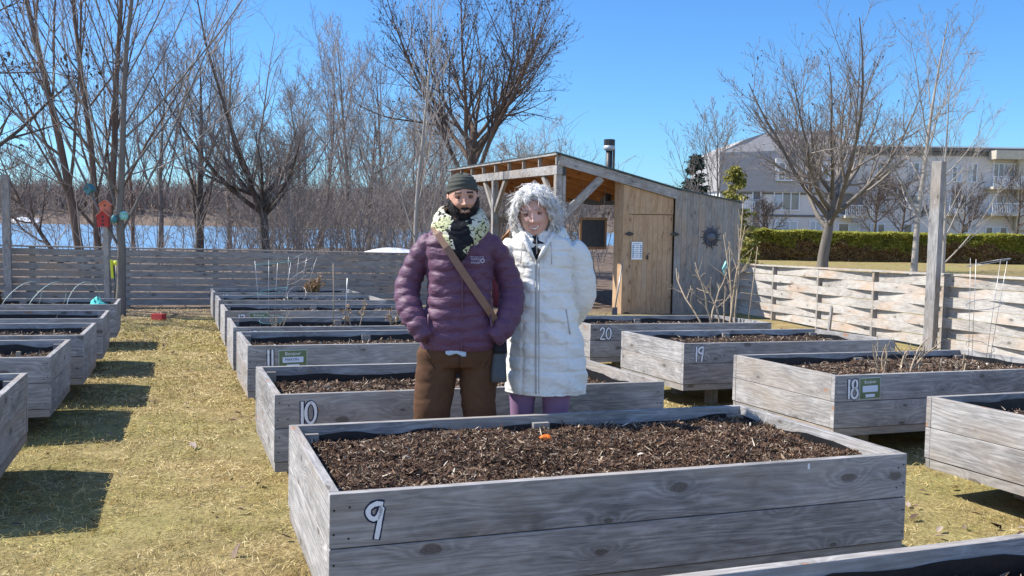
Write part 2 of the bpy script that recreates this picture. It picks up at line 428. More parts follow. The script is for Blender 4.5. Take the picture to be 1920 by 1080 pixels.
# ------------------------------------------------------------------ blades of grass
BEDS = []   # filled below: (FLx, FLy, yaw) of every bed
YA = R(20.4); EX = np.array([math.cos(YA), math.sin(YA)]); EY = np.array([-math.sin(YA), math.cos(YA)])
BW, BD = 2.44, 1.22
bed_spots = {   # front-left corner on plan, height offset, yaw
    '8': (.09, .86, 0, 20.2), '9': (-.601, 2.936, .008, 20.03), '10': (-1.3, 4.898, .005, 20.43), '11': (-2.162, 7.342, -.008, 21.0),
    '12': (-2.752, 8.872, -.004, 20.2), '13': (-3.49, 10.943, -.003, 20.3), '14': (-4.2, 12.9, 0, 20.4), '15': (-4.93, 14.87, 0, 20.3),
    '17': (2.955, 4.28, 0, 20.6), '18': (2.256, 6.226, .005, 20.6), '19': (1.563, 8.128, .012, 20.7), '20': (.886, 10.108, .003, 20.8)}
left_fr = {'A': (-2.585, 4.42, 0, 20.4), 'B': (-3.279, 6.368, -.006, 19.8), 'C': (-3.70, 7.758, .008, 19.9), 'D': (-4.292, 9.439, .006, 20.85), 'E': (-5.097, 11.61, 0, 21.0)}
for k, (x, y, dz, ya) in left_fr.items():
    bed_spots[k] = (x - BW * math.cos(R(ya)), y - BW * math.sin(R(ya)), dz, ya)
def in_beds(x, y, m=.02):
    r = np.zeros(x.shape, bool)
    for (fx, fy, dz, ya) in bed_spots.values():
        c, s = math.cos(R(ya)), math.sin(R(ya))
        a = (x - fx) * c + (y - fy) * s; b = -(x - fx) * s + (y - fy) * c
        r |= (a > m) & (a < BW - m) & (b > m) & (b < BD - m)
    return r
def visible(x, y, z, marg=40):
    c, s = math.cos(PITCH), math.sin(PITCH)
    dz = z - HC; d = y * c - dz * s; v = -(y * s + dz * c) / d; u = x / d
    px = 960 + FPX * u; py = 540 + FPX * v
    return (d > .3) & (px > -marg) & (px < 1920 + marg) & (py < 1080 + marg) & (py > -marg)
def strips(P, D, L, W, bend, up=None):
    """bent two-quad strips: P start, D direction (unit), L length, W half width, bend downwards"""
    n = len(P); up = np.array([0, 0, 1.0])
    side = np.cross(D, up); side /= np.linalg.norm(side, axis=1, keepdims=True) + 1e-6
    rr = nprng.uniform(-.9, .9, (n, 1)); side = side * np.cos(rr) + np.cross(D, side) * np.sin(rr)
    L = L[:, None]; W = W[:, None]; b = bend[:, None] * np.array([0, 0, -1.0])
    p1 = P + D * L * .55; p2 = P + D * L + b * L
    V = np.stack([P - side * W, P + side * W, p1 + side * W * .8, p1 - side * W * .8, p2 + side * W * .25, p2 - side * W * .25], 1).reshape(-1, 3)
    i = np.arange(n)[:, None] * 6
    F = np.concatenate([i + np.array([[0, 1, 2, 3]]), i + np.array([[3, 2, 4, 5]])], 1).reshape(-1, 4)
    return V, F
def grass_patch(n, x0, x1, y0, y1, fn, size=1.0, power=1.6):
    y = y0 * (y1 / y0) ** (nprng.random(n) ** power * 1.0) if power == 1 else y0 + (y1 - y0) * nprng.random(n) ** power
    x = nprng.uniform(x0, x1, n)
    z = ground(x, y) + fbm(x * .9, y * .9, 3) * .05
    k = fn(x, y) & visible(x, y, z) & ~in_beds(x, y, .1)
    k &= ((fbm(x * 2.2, y * 2.2, 21, 3) > -.14) | (nprng.random(n) < .3)) & ((fbm(x * 11, y * 11, 27, 3) > -.10) | (nprng.random(n) < .3))
    k &= nprng.random(n) > .85 * sst(y - .36 * x, 16.8, 18.6)
    x, y, z = x[k], y[k], z[k]; n = len(x)
    az = nprng.uniform(0, 2 * np.pi, n) * .7 + fbm(x * 1.3, y * 1.3, 5) * 9
    el = np.abs(nprng.normal(.22, .30, n)); up_ = nprng.random(n) < .1; el[up_] += .6
    D = np.stack([np.cos(az) * np.cos(el), np.sin(az) * np.cos(el), np.sin(el)], 1)
    L = nprng.uniform(.018, .058, n) * size; W = np.maximum(.0009, y * .00027) * nprng.uniform(.7, 1.3, n) * size
    P = np.stack([x, y, z + nprng.uniform(-.004, .018, n)], 1)
    return strips(P, D, L, W, nprng.uniform(.0, .35, n))
def left_path(x, y):
    return (x > -.56 * y - .4) & (x < -.28 * y + 1.1)
def right_part(x, y):
    return x > .02 * y
parts = [grass_patch(480000, -9, 1.2, 2.2, 19, left_path, power=1.75), grass_patch(150000, .8, 7.5, 3.0, 14, right_part, power=1.3)]
off = 0; Vs = []; Fs = []
for v_, f_ in parts: Vs.append(v_); Fs.append(f_ + off); off += len(v_)
me = np_mesh('grass', np.concatenate(Vs), np.concatenate(Fs), M['blade'])
tag(link('grass', me), 'matted straw coloured grass on the paths between the raised beds', 'grass', kind='stuff')

# dry leaves lying about
def leaf_mesh(P, S, yaw, tilt, curl):
    """folded six-point leaves"""
    n = len(P)
    base_ = np.array([[-1, 0, .0], [-.3, .42, .25], [.45, .36, .2], [1, 0, .1], [.45, -.36, .3], [-.3, -.42, .15]])
    v = np.repeat(base_[None], n, 0) * 1.0
    v[:, :, 1] *= nprng.uniform(.5, 1.2, (n, 1)); v[:, :, 2] *= curl[:, None] * nprng.uniform(.3, 1.8, (n, 6))
    v *= S[:, None, None]
    c, s = np.cos(tilt), np.sin(tilt)
    x, z = v[:, :, 0] * c[:, None] - v[:, :, 2] * s[:, None], v[:, :, 0] * s[:, None] + v[:, :, 2] * c[:, None]
    v[:, :, 0] = x; v[:, :, 2] = z
    c, s = np.cos(yaw), np.sin(yaw)
    x, y = v[:, :, 0] * c[:, None] - v[:, :, 1] * s[:, None], v[:, :, 0] * s[:, None] + v[:, :, 1] * c[:, None]
    v[:, :, 0] = x; v[:, :, 1] = y
    v += P[:, None, :]
    i = np.arange(n)[:, None] * 6
    F = np.concatenate([i + np.array([[0, 3, 2, 1]]), i + np.array([[0, 5, 4, 3]])], 1).reshape(-1, 4)
    return v.reshape(-1, 3), F
n = 5200
y = 2.4 + 18 * nprng.random(n) ** 1.4; x = nprng.uniform(-9, 8, n)
dens = sst(fbm(x * .8, y * .8, 31, 3), -.05, .25) * .5 + .16
dens = np.where((y - .36 * x > 17.5), .9, dens); dens = np.where((x > 1.8) & (y < 8), dens + .55, dens)
k = (nprng.random(n) < dens) & ~in_beds(x, y, .05); x, y = x[k], y[k]; n = len(x)
z = ground(x, y) + fbm(x * .9, y * .9, 3) * .05 + .022
Vl, Fl = leaf_mesh(np.stack([x, y, z], 1), nprng.uniform(.012, .04, n) * np.where(nprng.random(n) < .12, 1.45, 1), nprng.uniform(0, 6.3, n), nprng.normal(0, .35, n), nprng.uniform(.3, 1.5, n))
tag(link('fallen_leaves', np_mesh('fallen_leaves', Vl, Fl, M['leaves'])), 'scattered curled brown and grey dead leaves on the ground', 'leaves', kind='stuff')
# ------------------------------------------------------------------ raised beds
DIG = {  # hand painted strokes, unit box width ~.6, height 1
    '0': [[(.30 + .27 * math.sin(a) , .5 + .46 * math.cos(a)) for a in [i * math.pi / 9 for i in range(19)]]],
    '1': [[(.14, .98), (.15, .5), (.16, .02)]],
    '2': [[(.02, .78), (.12, .95), (.30, .99), (.46, .90), (.47, .70), (.32, .42), (.05, .08), (.08, .03), (.55, .04)]],
    '3': [[(.02, .93), (.25, .98), (.48, .95), (.30, .62), (.48, .52), (.52, .28), (.36, .05), (.16, .02), (.0, .12)]],
    '5': [[(.48, .97), (.10, .95), (.06, .58), (.32, .60), (.48, .42), (.42, .12), (.2, .02), (.02, .1)]],
    '8': [[(.30 + .19 * math.sin(a), .74 + .22 * math.cos(a)) for a in [i * math.pi / 7 for i in range(15)]],
          [(.30 + .25 * math.sin(a), .27 + .26 * math.cos(a)) for a in [i * math.pi / 7 for i in range(15)]]],
    '9': [[(.50, .95), (.34, .98), (.10, .90), (.02, .74), (.12, .58), (.30, .54), (.42, .66), (.52, .93), (.44, .5), (.34, .02)]],
}
def smooth_pts(p):
    for _ in range(2):
        q = [p[0]]
        for a, b in zip(p, p[1:]): q += [(a[0] * .75 + b[0] * .25, a[1] * .75 + b[1] * .25), (a[0] * .25 + b[0] * .75, a[1] * .25 + b[1] * .75)]
        p = q + [p[-1]]
    return p
def stroke(mb, pts, w, y, mat, rag=0.0):
    pts = smooth_pts(pts) if len(pts) < 13 else pts
    pts = [Vector((p[0], 0, p[1])) for p in pts]
    L = []; Rr = []
    for i, p in enumerate(pts):
        d = (pts[min(i + 1, len(pts) - 1)] - pts[max(i - 1, 0)]).normalized(); s = Vector((-d.z, 0, d.x))
        ww = w * (1 + rag * (rnd.random() - .5))
        ext = d * (ww * .5) * (-1 if i == 0 else (1 if i == len(pts) - 1 else 0))
        L.append(p + s * ww + ext); Rr.append(p - s * ww + ext)
    for i in range(len(pts) - 1):
        mb.face([(q.x, y, q.z) for q in (Rr[i], Rr[i + 1], L[i + 1], L[i])], mat=mat)
def numeral(parent, txt, x0, zc, yf, h, name='painted_number'):
    mb = MB(); x = 0
    for ch in txt:
        for st in DIG[ch]:
            P = [(x0 + x + px * h * .82, zc - h / 2 + pz * h) for px, pz in st]
            stroke(mb, P, h * .115, yf - .0012, 1, .15); stroke(mb, P, h * .066, yf - .0024, 0, .25)
        x += h * (.25 if ch == '1' else .55)
    mb.build(name, [M['white_paint'], M['navy_paint']], parent)
def name_sign(parent, xc, zc, yf, wd, ht, txt=None, tilt=0.0):
    rot = Matrix.Rotation(tilt, 3, 'Y')
    mb = MB(); mb.box((xc - wd / 2, yf - .004, zc - ht / 2), (xc + wd / 2, yf - .0005, zc + ht / 2), rot=rot)
    s = mb.build('name_sign', M['sign_edge'], parent)
    mb = MB(); c = (xc, yf - .003, zc)
    mb.box((xc - wd * .475, yf - .0052, zc - ht * .46), (xc + wd * .475, yf - .002, zc + ht * .46), rot=rot); mb.build('green_panel', M['sign_green'], s)
    mb = MB()
    mb.box((xc - wd * .36, yf - .0064, zc - ht * .16), (xc + wd * .36, yf - .004, zc + ht * .13), rot=rot, about=c)
    mb.box((xc - wd * .22, yf - .0064, zc - ht * .40), (xc + wd * .22, yf - .004, zc - ht * .26), rot=rot, about=c)
    mb.build('label', M['sign_label'], s)
    base_ = Matrix.Translation((xc, yf - .0056, zc)) @ Matrix.Rotation(tilt, 4, 'Y') @ Matrix.Rotation(R(90), 4, 'X')
    text_mesh('Bonjour', wd * .17, M['white_paint'], 'lettering', s, base_ @ Matrix.Translation((0, ht * .30, 0)))
    if txt: text_mesh(txt, wd * .13, M['navy_paint'], 'lettering', s, base_ @ Matrix.Translation((-.01, -ht * .01, .0012)))

BT = .038; H = .595
def soil_mesh(depth, nchips, seed, slope=0, pale=.0, size=1.0, bumpy=1.0):
    nx, ny = (110, 56) if nchips > 4000 else (50, 24)
    xs = np.linspace(-BW / 2 + BT, BW / 2 - BT, nx); ys = np.linspace(-BD / 2 + BT, BD / 2 - BT, ny)
    X, Y = np.meshgrid(xs, ys)
    def hz(x, y):
        e = np.minimum(np.minimum(x + BW / 2, BW / 2 - x), np.minimum(y + BD / 2, BD / 2 - y))
        return H - depth + (fbm(x * 3 + seed, y * 3, seed, 5) * .085 + fbm(x * 14 + seed, y * 14, seed + 3, 3) * .045) * bumpy + .02 * sst(e, 0, .25) + slope * x
    Vg = np.stack([X, Y, hz(X, Y)], -1).reshape(-1, 3)
    I = (np.arange(ny - 1)[:, None] * nx + np.arange(nx - 1)[None, :]).ravel()
    Fg = np.stack([I, I + 1, I + nx + 1, I + nx], 1)
    n = nchips
    x = nprng.uniform(xs[0], xs[-1], n); y = nprng.uniform(ys[0], ys[-1], n)
    az = nprng.uniform(0, 6.3, n); el = nprng.normal(.15, .4, n)
    D = np.stack([np.cos(az) * np.cos(el), np.sin(az) * np.cos(el), np.sin(el)], 1)
    P = np.stack([x, y, hz(x, y) + .006], 1)
    big = nprng.random(n) < .06
    L = nprng.uniform(.008, .032, n) * size * np.where(big, 1.6, 1); W = nprng.uniform(.0008, .0026, n) * size * np.where(big, 2.4, 1)
    Vc, Fc = strips(P, D, L, W, nprng.uniform(-.1, .4, n))
    m = (nprng.random(n) < pale).astype(int) + 1
    V = np.concatenate([Vg, Vc]); F = np.concatenate([Fg, Fc + len(Vg)])
    midx = np.concatenate([np.zeros(len(Fg), int), np.repeat(m, 2)])
    return np_mesh('soil', V, F, [M['soil'], M['chips'], M['chips_pale']], midx)

def nails(mb, x0, x1, yf, zs):
    for x in (x0, x1):
        for z in zs:
            for k in range(2):
                cx = x + rnd.uniform(-.008, .008); cz = z + (-.045 if k == 0 else .045) + rnd.uniform(-.012, .012); r = .0042
                mb.face([(cx + r * math.cos(a), yf, cz + r * math.sin(a)) for a in [i * math.pi / 3 for i in range(6)]], mat=1)

def make_bed(key, label, depth=.11, chips=1200, num=None, sign=None, pale=.15, size=1.0, slope=0, liner=.045, group='raised beds in the garden', bumpy=1.0, detail=True):
    fx, fy, dz, ya = bed_spots[key]; a = R(ya)
    c, s = math.cos(a), math.sin(a)
    cx, cy = fx + BW / 2 * c - BD / 2 * s, fy + BW / 2 * s + BD / 2 * c
    t = empty('raised_garden_bed', (0, 0, 0), 0, label, 'raised bed', group)
    ax = Vector((c, s, -.006856 * c - .03495 * s)).normalized(); ay = Vector((-s, c, .006856 * s - .03495 * c)).normalized()
    az_ = ax.cross(ay); ay = az_.cross(ax)
    m = Matrix((ax, ay, az_)).transposed().to_4x4(); m.translation = (cx, cy, -.006856 * cx - .03495 * cy + dz)
    t.matrix_world = m
    w2, d2 = BW / 2, BD / 2
    def wob(k=.0015): return rnd.uniform(-k, k)
    for side in ('front', 'back', 'left', 'right'):
        mb = MB()
        zz = [(H - .185, H), (H - .373, H - .1885)]
        for i, (z0, z1) in enumerate(zz):
            z1 += wob() if i == 0 else 0
            o = wob(.003) if i else 0
            if side == 'front': mb.box((-w2, -d2 + o, z0), (w2 + wob(.004), -d2 + BT, z1), 0)
            if side == 'back': mb.box((-w2, d2 - BT, z0), (w2, d2 + o, z1), 0)
            if side == 'left': mb.box((-w2 + .001 + o, -d2 + BT + .001, z0), (-w2 + BT, d2 - BT - .001, z1 + .001), 1)
            if side == 'right': mb.box((w2 - BT, -d2 + BT + .001, z0), (w2 - .001 + o, d2 - BT - .001, z1 + .001), 1)
        if side == 'front': nails(mb, -w2 + .022, w2 - .022, -d2 - .0012, (H - .09, H - .28)); nails(mb, -w2 + .07, w2 - .05, -d2 - .0012, (H - .1,))
        p = mb.build('side_panel', [M['grey_wood'], M['nail']], t, bevel=.003 if detail else 0)
    mb = MB(); ins = .006   # lower trim boards
    mb.box((-w2 + ins, -d2 + ins, H - .43), (w2 - ins, -d2 + ins + .03, H - .377), 0)
    mb.box((-w2 + ins, d2 - ins - .03, H - .43), (w2 - ins, d2 - ins, H - .377), 0)
    mb.box((-w2 + ins, -d2 + .04, H - .432), (-w2 + ins + .03, d2 - .04, H - .379), 1)
    mb.box((w2 - ins - .03, -d2 + .04, H - .432), (w2 - ins, d2 - .04, H - .379), 1)
    mb.box((-w2 + .04, -d2 + .04, H - .40), (w2 - .04, d2 - .04, H - .385), 0)
    mb.build('base_frame', M['grey_wood2'], t)
    for sx in (-1, 0, 1):
        for sy in (-1, 1):
            mb = MB(); x = sx * (w2 - .5); y = sy * (d2 - .3)
            mb.box((x - .045, y - .045, -.05), (x + .045, y + .045, H - .433), 2); mb.build('leg', M['grey_wood2'], t)
    # posts inside whose tops show as small blocks
    for sx in (-1, 0, 1):
        for sy in (-1, 1):
            mb = MB(); x = sx * (w2 - BT - .045); y = sy * (d2 - BT - .023)
            mb.box((x - .042, y - .02, H - .4), (x + .042, y + .02, H - .03 - rnd.uniform(0, .012)), 2); mb.build('corner_block', M['grey_wood2'], t)
    # liner with wavy upper edge
    mb = MB(); e = .004
    for side in range(4):
        n = 34 if side < 2 else 18
        for j in range(n):
            P = []
            for q in (j, j + 1):
                f = q / n
                if side == 0: x, y = -w2 + BT + f * (BW - 2 * BT), d2 - BT - e
                if side == 1: x, y = w2 - BT - f * (BW - 2 * BT), -d2 + BT + e
                if side == 2: x, y = -w2 + BT + e, -d2 + BT + f * (BD - 2 * BT)
                if side == 3: x, y = w2 - BT - e, d2 - BT - f * (BD - 2 * BT)
                zt = H - liner - .018 * (vnoise(x * 5 + side * 9 + fx * 7, y * 5, 4) - .5) * 2 - .006 * vnoise(x * 25, y * 25 + side, 8)
                P.append((x, y, float(zt)))
            mb.face([P[0], P[1], (P[1][0], P[1][1], H - .3), (P[0][0], P[0][1], H - .3)])
    mb.build('liner', M['liner'], t)
    link('soil', soil_mesh(depth, chips, int(abs(fx * 100)) % 91, slope, pale, size, bumpy), t)
    if num: numeral(t, num[0], -w2 + num[1], H - num[2], -d2, num[3])
    if sign: name_sign(t, -w2 + sign[0], H - sign[1], -d2, sign[2], sign[3], sign[4] if len(sign) > 4 else None, sign[5] if len(sign) > 5 else 0)
    return t
bed9 = make_bed('9', 'grey raised bed numbered 9, directly in front of the two people', .075, 60000, ('9', .125, .100, .125), pale=.13, size=1.0, liner=.045)
mb = MB(); mb.face([(.705, -BD / 2 - .001, H - .035), (.716, -BD / 2 - .001, H - .035), (.715, -BD / 2 - .001, H - .012), (.706, -BD / 2 - .001, H - .012)])
mb.build('paint_mark', M['white_paint'], bed9)
make_bed('8', 'raised bed closest to the camera, cut off by the bottom edge', .10, 9000, pale=.6, size=1.3)
make_bed('10', 'grey raised bed with the number 10, directly behind the two people', .125, 22000, ('10', .135, .105, .125), pale=.3, size=1.2, liner=.06)
make_bed('11', 'grey raised bed numbered 11 with a green name sign showing handwriting', .11, 4000, ('11', .15, .10, .13), (.365, .118, .235, .16, 'MARTIN', R(-1)), pale=.5, size=1.4)
make_bed('12', 'grey raised bed numbered 12 holding a teal tomato cage and bamboo canes', .12, 2500, ('12', .15, .10, .13), (.375, .11, .235, .16), pale=.6, size=1.6)
make_bed('13', 'grey raised bed numbered 13 between the beds 12 and 14', .10, 1800, ('13', .15, .11, .13), (.40, .10, .235, .16), pale=.7, size=1.7, detail=False)
make_bed('14', 'raised bed with no visible number, second from the back in the middle row', .08, 1500, pale=.9, size=1.7, detail=False)
make_bed('15', 'grey raised bed numbered 15, farthest back in the middle row', .10, 1200, ('15', .15, .10, .13), pale=.5, size=1.8, detail=False)
make_bed('17', 'raised bed at the right edge with a bright orange knot in its end panel', .13, 3000, pale=.5, size=1.2)
make_bed('18', 'grey raised bed numbered 18 with a green name sign and dry plant stalks', .085, 16000, ('18', .105, .098, .135), (.305, .098, .185, .155, None, R(-1.5)), pale=.4, size=1.2, liner=.035)
make_bed('19', 'grey raised bed numbered 19 between the beds 18 and 20', .09, 4000, ('19', .115, .10, .135), pale=.4, size=1.3, slope=.008, liner=.05)
make_bed('20', 'grey raised bed numbered 20 in front of the shed with a leafless rose bush', .10, 3000, ('20', .12, .105, .135), pale=.5, size=1.4)
make_bed('A', 'nearest raised bed at the left edge, mostly cut off by the picture edge', .12, 1500, pale=.3)
make_bed('B', 'second nearest raised bed of the left row with a pale upright stick in its soil', .125, 2500, pale=.75, size=1.5)
make_bed('C', 'third raised bed of the left row, full of pale dry mulch with a white stick', .105, 3000, pale=.95, size=1.6)
make_bed('D', 'fourth raised bed of the left row with a deep black liner', .135, 1500, pale=.5, size=1.5)
make_bed('E', 'farthest raised bed of the left row with wire hoops and teal cloth', .085, 1500, pale=.6, size=1.6, detail=False)
# ------------------------------------------------------------------ woven board fences
def woven_fence(label, pts, height, nb, spacing, post_h=None, mat='grey_wood2', amp=.045, cap=True, cap_mat=None, thick=.022, gap=.018, inner=1, skip=()):
    """pts: two plan points; boards pass in front of and behind alternate posts"""
    a = Vector((*pts[0], 0)); b = Vector((*pts[1], 0)); d = (b - a); L = d.length; d.normalize(); nrm = Vector((d.y, -d.x, 0)) * inner
    t = empty('board_fence', (a.x, a.y, G(a.x, a.y)), 0, label, 'fence'); o = t.location.copy()
    npost = max(2, int(round(L / spacing)) + 1); ds = L / (npost - 1)
    def P(s_, off, z):
        q = a + d * s_ + nrm * off; return Vector((q.x, q.y, G(q.x, q.y) + z)) - o
    for k in range(npost):
        if k in skip: continue
        mb = MB(); s_ = min(max(k * ds, .05), L - .05)
        mb.beam(P(s_, 0, -.1), P(s_, 0, (post_h or height) - .004), .088, .088); mb.build('post', M['grey_wood2'], t)
    bh = (height - .05) / nb
    for i in range(nb):
        mb = MB(); z0 = .04 + i * bh; hh = bh - gap; n = int(L / .22)
        ou, ov = rnd.random() * 30, rnd.random() * 30; jit = [rnd.uniform(-.006, .006) for _ in range(npost + 1)]
        def off(s_): return amp * 1.45 * math.cos(math.pi * (s_ / ds + i)) if amp else .062
        ts = [L * j / n for j in range(n + 1)]
        for j in range(n):
            s0, s1 = ts[j], ts[j + 1]; kk = int(s0 / ds / 2 + (i % 2) * .5); z_ = z0 + jit[min(kk, npost)]
            o0, o1 = off(s0), off(s1); h2 = thick / 2
            A = [P(s0, o0 + h2, z_), P(s1, o1 + h2, z_), P(s1, o1 + h2, z_ + hh), P(s0, o0 + h2, z_ + hh)]
            B = [P(s0, o0 - h2, z_), P(s1, o1 - h2, z_), P(s1, o1 - h2, z_ + hh), P(s0, o0 - h2, z_ + hh)]
            vv = ov + kk * 3.3
            mb.face(A if inner < 0 else A[::-1], ([(ou + s0, vv), (ou + s1, vv), (ou + s1, vv + hh), (ou + s0, vv + hh)])[::(1 if inner < 0 else -1)])
            mb.face(B[::-1] if inner < 0 else B, ([(ou + s0, vv), (ou + s1, vv), (ou + s1, vv + hh), (ou + s0, vv + hh)])[::(-1 if inner < 0 else 1)])
            mb.face([A[3], A[2], B[2], B[3]], [(ou + s0, vv + .2), (ou + s1, vv + .2), (ou + s1, vv + .222), (ou + s0, vv + .222)])
            mb.face([A[0], B[0], B[1], A[1]], [(ou + s0, vv + .2), (ou + s0, vv + .222), (ou + s1, vv + .222), (ou + s1, vv + .2)])
        mb.build('board', M[mat], t)
    if cap:
        mb = MB(); m = int(L / 2.4) + 1
        for j in range(m):
            mb.beam(P(L * j / m, 0, height + .012), P(L * (j + 1) / m - .004, 0, height + .012), .12, .03)
        mb.build('cap_board', M[cap_mat or mat], t)
    return t
FX = (math.cos(R(20)), math.sin(R(20)))
fb = lambda t_: (-6.92 + FX[0] * t_, 19.68 + FX[1] * t_)
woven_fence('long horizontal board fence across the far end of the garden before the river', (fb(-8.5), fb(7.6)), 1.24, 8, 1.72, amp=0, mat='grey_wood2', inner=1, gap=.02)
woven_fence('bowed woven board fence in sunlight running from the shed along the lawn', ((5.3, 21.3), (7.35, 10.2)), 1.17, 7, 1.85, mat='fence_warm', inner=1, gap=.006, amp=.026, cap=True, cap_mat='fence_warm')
# tall squared posts
def tall_post(name, label, x, y, ztop, wdt, rot):
    t = MB(); g = G(x, y); t.beam((0, 0, -.05), (0, 0, ztop - g), wdt, wdt, roll=rot)
    o = t.build(name, M['grey_wood'], bevel=.006); o.location = (x, y, g); tag(o, label, 'post'); return o
tall_post('timber_post', 'tall weathered timber post standing in front of the sunlit woven fence', 6.42, 13.8, 2.36, .155, R(38))
tall_post('timber_post', 'tall grey timber post in front of the river fence behind the left row', -10.15, 18.2, 2.10, .145, R(20))

# ------------------------------------------------------------------ garden shed with open shelter
hutO = Vector((3.81, 20.92, G(3.81, 20.92)))
hut = empty('garden_shed', hutO, R(20), 'wooden garden shed with slanting roof, open shelter and plank door', 'shed')
ZG = hutO.z
def zr(a): return (2.08 - .232 * a if a < 0 else 2.08 - .16 * a) - ZG   # underside line of the roof edge, above shed origin
A0, A1, B1 = -3.02, 1.62, 8.3
def prt(name, mat, fn, parent=hut, bevel=.004):
    mb = MB(); fn(mb); return mb.build(name, M[mat], parent, bevel)
def fascia(mb):
    for (y0, y1) in ((-.05, -.01),):
        pts = [(A0, zr(A0)), (0.0, zr(0))]
        h = .215
        (x0, z0), (x1, z1) = pts
        mb.beam((x0, -.03, z0 - h / 2), (x1, -.03, z1 - h / 2), .04, h)
prt('fascia', 'grey_wood', fascia)
def roofdeck(mb):
    for (x0, x1, e) in ((A0 - .12, 0, 0), (0, A1 + .06, 0)):
        z0, z1 = zr(x0) + .018, zr(x1) + .018
        mb.beam((x0, (B1 - .12) / 2, z0), (x1, (B1 - .12) / 2, z1), B1 + .16, .03, up=(0, 0, 1))
def roofdeck2(mb):
    for (x0, x1) in ((A0 - .10, 0), (0, A1 + .05)):
        z0, z1 = zr(x0) + .012, zr(x1) + .012
        P = lambda x, y, z: (x, y, z)
        for (zz0, zz1, dt, flip) in ((z0, z1, 0, False),):
            a_ = [P(x0, -.09, z0), P(x1, -.09, z1), P(x1, B1 + .08, z1), P(x0, B1 + .08, z0)]
            b_ = [(p[0], p[1], p[2] + .03) for p in a_]
            mb.face(b_, [(p[0], p[1]) for p in b_]); mb.face(a_[::-1], [(p[0] * .9, p[1]) for p in a_[::-1]])
            for i in range(4): j = (i + 1) % 4; mb.face([a_[i], a_[j], b_[j], b_[i]], [(0, 0), (1, 0), (1, .03), (0, .03)])
M['membrane'] = plain('roof_membrane', (.05, .075, .08), .6, .3)
roof = prt('roof', 'membrane', roofdeck2, bevel=0)
def sheathing(mb):   # orange boards under the deck
    n = 44
    for k in range(n):
        y0 = -.02 + k * (B1 / n)
        a_ = [(A0, y0, zr(A0) + .008), (0, y0, zr(0) + .008), (0, y0 + B1 / n - .006, zr(0) + .008), (A0, y0 + B1 / n - .006, zr(A0) + .008)]
        v = rnd.random() * 30
        b_ = [(p[0], p[1], p[2] - .02) for p in a_]
        mb.face(b_[::-1], [(v + p[0], v + p[1]) for p in b_[::-1]])
        for i in range(4): j = (i + 1) % 4; mb.face([b_[i], b_[j], a_[j], a_[i]], [(v, v), (v + 1, v), (v + 1, v + .02), (v, v + .02)])
prt('ceiling_boards', 'orange_wood', sheathing, roof, 0)
for k in range(1, 9):
    y = .02 + k * 1.03
    prt('rafter', 'orange_wood', lambda mb: mb.beam((A0 + .02, y, zr(A0) - .12), (-.02, y, zr(0) - .12), .045, .2))
for k in range(0, 9):   # weathered rafter tails between the top beam and the deck
    y = .02 + k * 1.03
    prt('rafter_tail', 'grey_wood2', lambda mb: mb.box((A0 - .06, y - .03, zr(A0) - .215), (A0 + .018, y + .03, zr(A0) + .002), 2))
prt('eave_board', 'grey_wood', lambda mb: mb.box((A0 - .10, -.09, zr(A0) - .01), (A0 - .062, B1 + .06, zr(A0) + .03), 1))
zb = zr(A0) - .22
prt('top_beam', 'grey_wood', lambda mb: mb.box((A0 - .05, -.02, zb - .20), (A0 + .10, B1, zb), 1))
M['beam_black'] = M['black']
for y in (.08, 4.35, 8.15):
    prt('shelter_post', 'grey_wood', lambda mb: (mb.beam((A0 + .03, y, -.1), (A0 + .03, y, zb - .2), .15, .15), mb.beam((A0 + .15, y - .02, zb - 1.0 if y < 1 else zb - .6), (A0 + .15, y - .02, zb), .075, .1) if y < 1 else None))
prt('metal_bracket', 'black', lambda mb: mb.box((A0 + .09, -.024, zb - .22), (A0 + .17, .03, zb + .03)), bevel=0)
for y, s_ in ((.08, 1), (4.35, 1), (4.35, -1), (8.15, -1)):
    prt('brace', 'grey_wood2', lambda mb: mb.beam((A0 + .03, y + s_ * .07, zb - 1.0), (A0 + .03, y + s_ * .85, zb - .2), .09, .12))
prt('brace', 'grey_wood', lambda mb: mb.beam((A0 + .15, .03, 1.50 - ZG - .04), (A0 + 1.05, .03, zr(A0 + 1.05) - .22), .07, .17))
# far side: low beam on posts with braces
zf = 1.42 - ZG
prt('far_beam', 'grey_wood2', lambda mb: mb.box((A0, B1 - .2, zf - .2), (0, B1 - .06, zf), 0))
for a_ in (-1.62, -.1):
    prt('shelter_post', 'grey_wood2', lambda mb: mb.beam((a_, B1 - .13, -.1), (a_, B1 - .13, zf - .2), .2, .16))
for a0, a1 in ((-1.62, -2.5), (-1.62, -.9)):
    prt('brace', 'orange_wood', lambda mb: mb.beam((a0, B1 - .13, zf - 1.0), (a1, B1 - .13, zf - .16), .12, .14))
for a_ in (-.1, 0.0):
    pass
# plank walls
def planks(mb, a0, a1, y0, zt, n, z0=-.06, th=.025, vary=.006):
    wds = [1 + rnd.uniform(-.18, .18) for _ in range(n)]; s_ = sum(wds); x = a0
    for i, q in enumerate(wds):
        x2 = x + (a1 - a0) * q / s_
        za, zb_ = zt(x), zt(x2 - .004); o = rnd.uniform(0, vary)
        u, v = rnd.random() * 40, rnd.random() * 40
        f = [(x, y0 - o, z0), (x2 - .005, y0 - o, z0), (x2 - .005, y0 - o, zb_), (x, y0 - o, za)]
        b = [(p[0], y0 + th, p[2]) for p in f]
        mb.face(f, [(u + p[2], v + p[0]) for p in f]); mb.face(b[::-1], [(u + p[2], v + p[0]) for p in b[::-1]])
        for k in range(4):
            j = (k + 1) % 4; mb.face([f[j], f[k], b[k], b[j]], [(u, v), (u + 1, v), (u + 1, v + .02), (u, v + .02)])
        x = x2
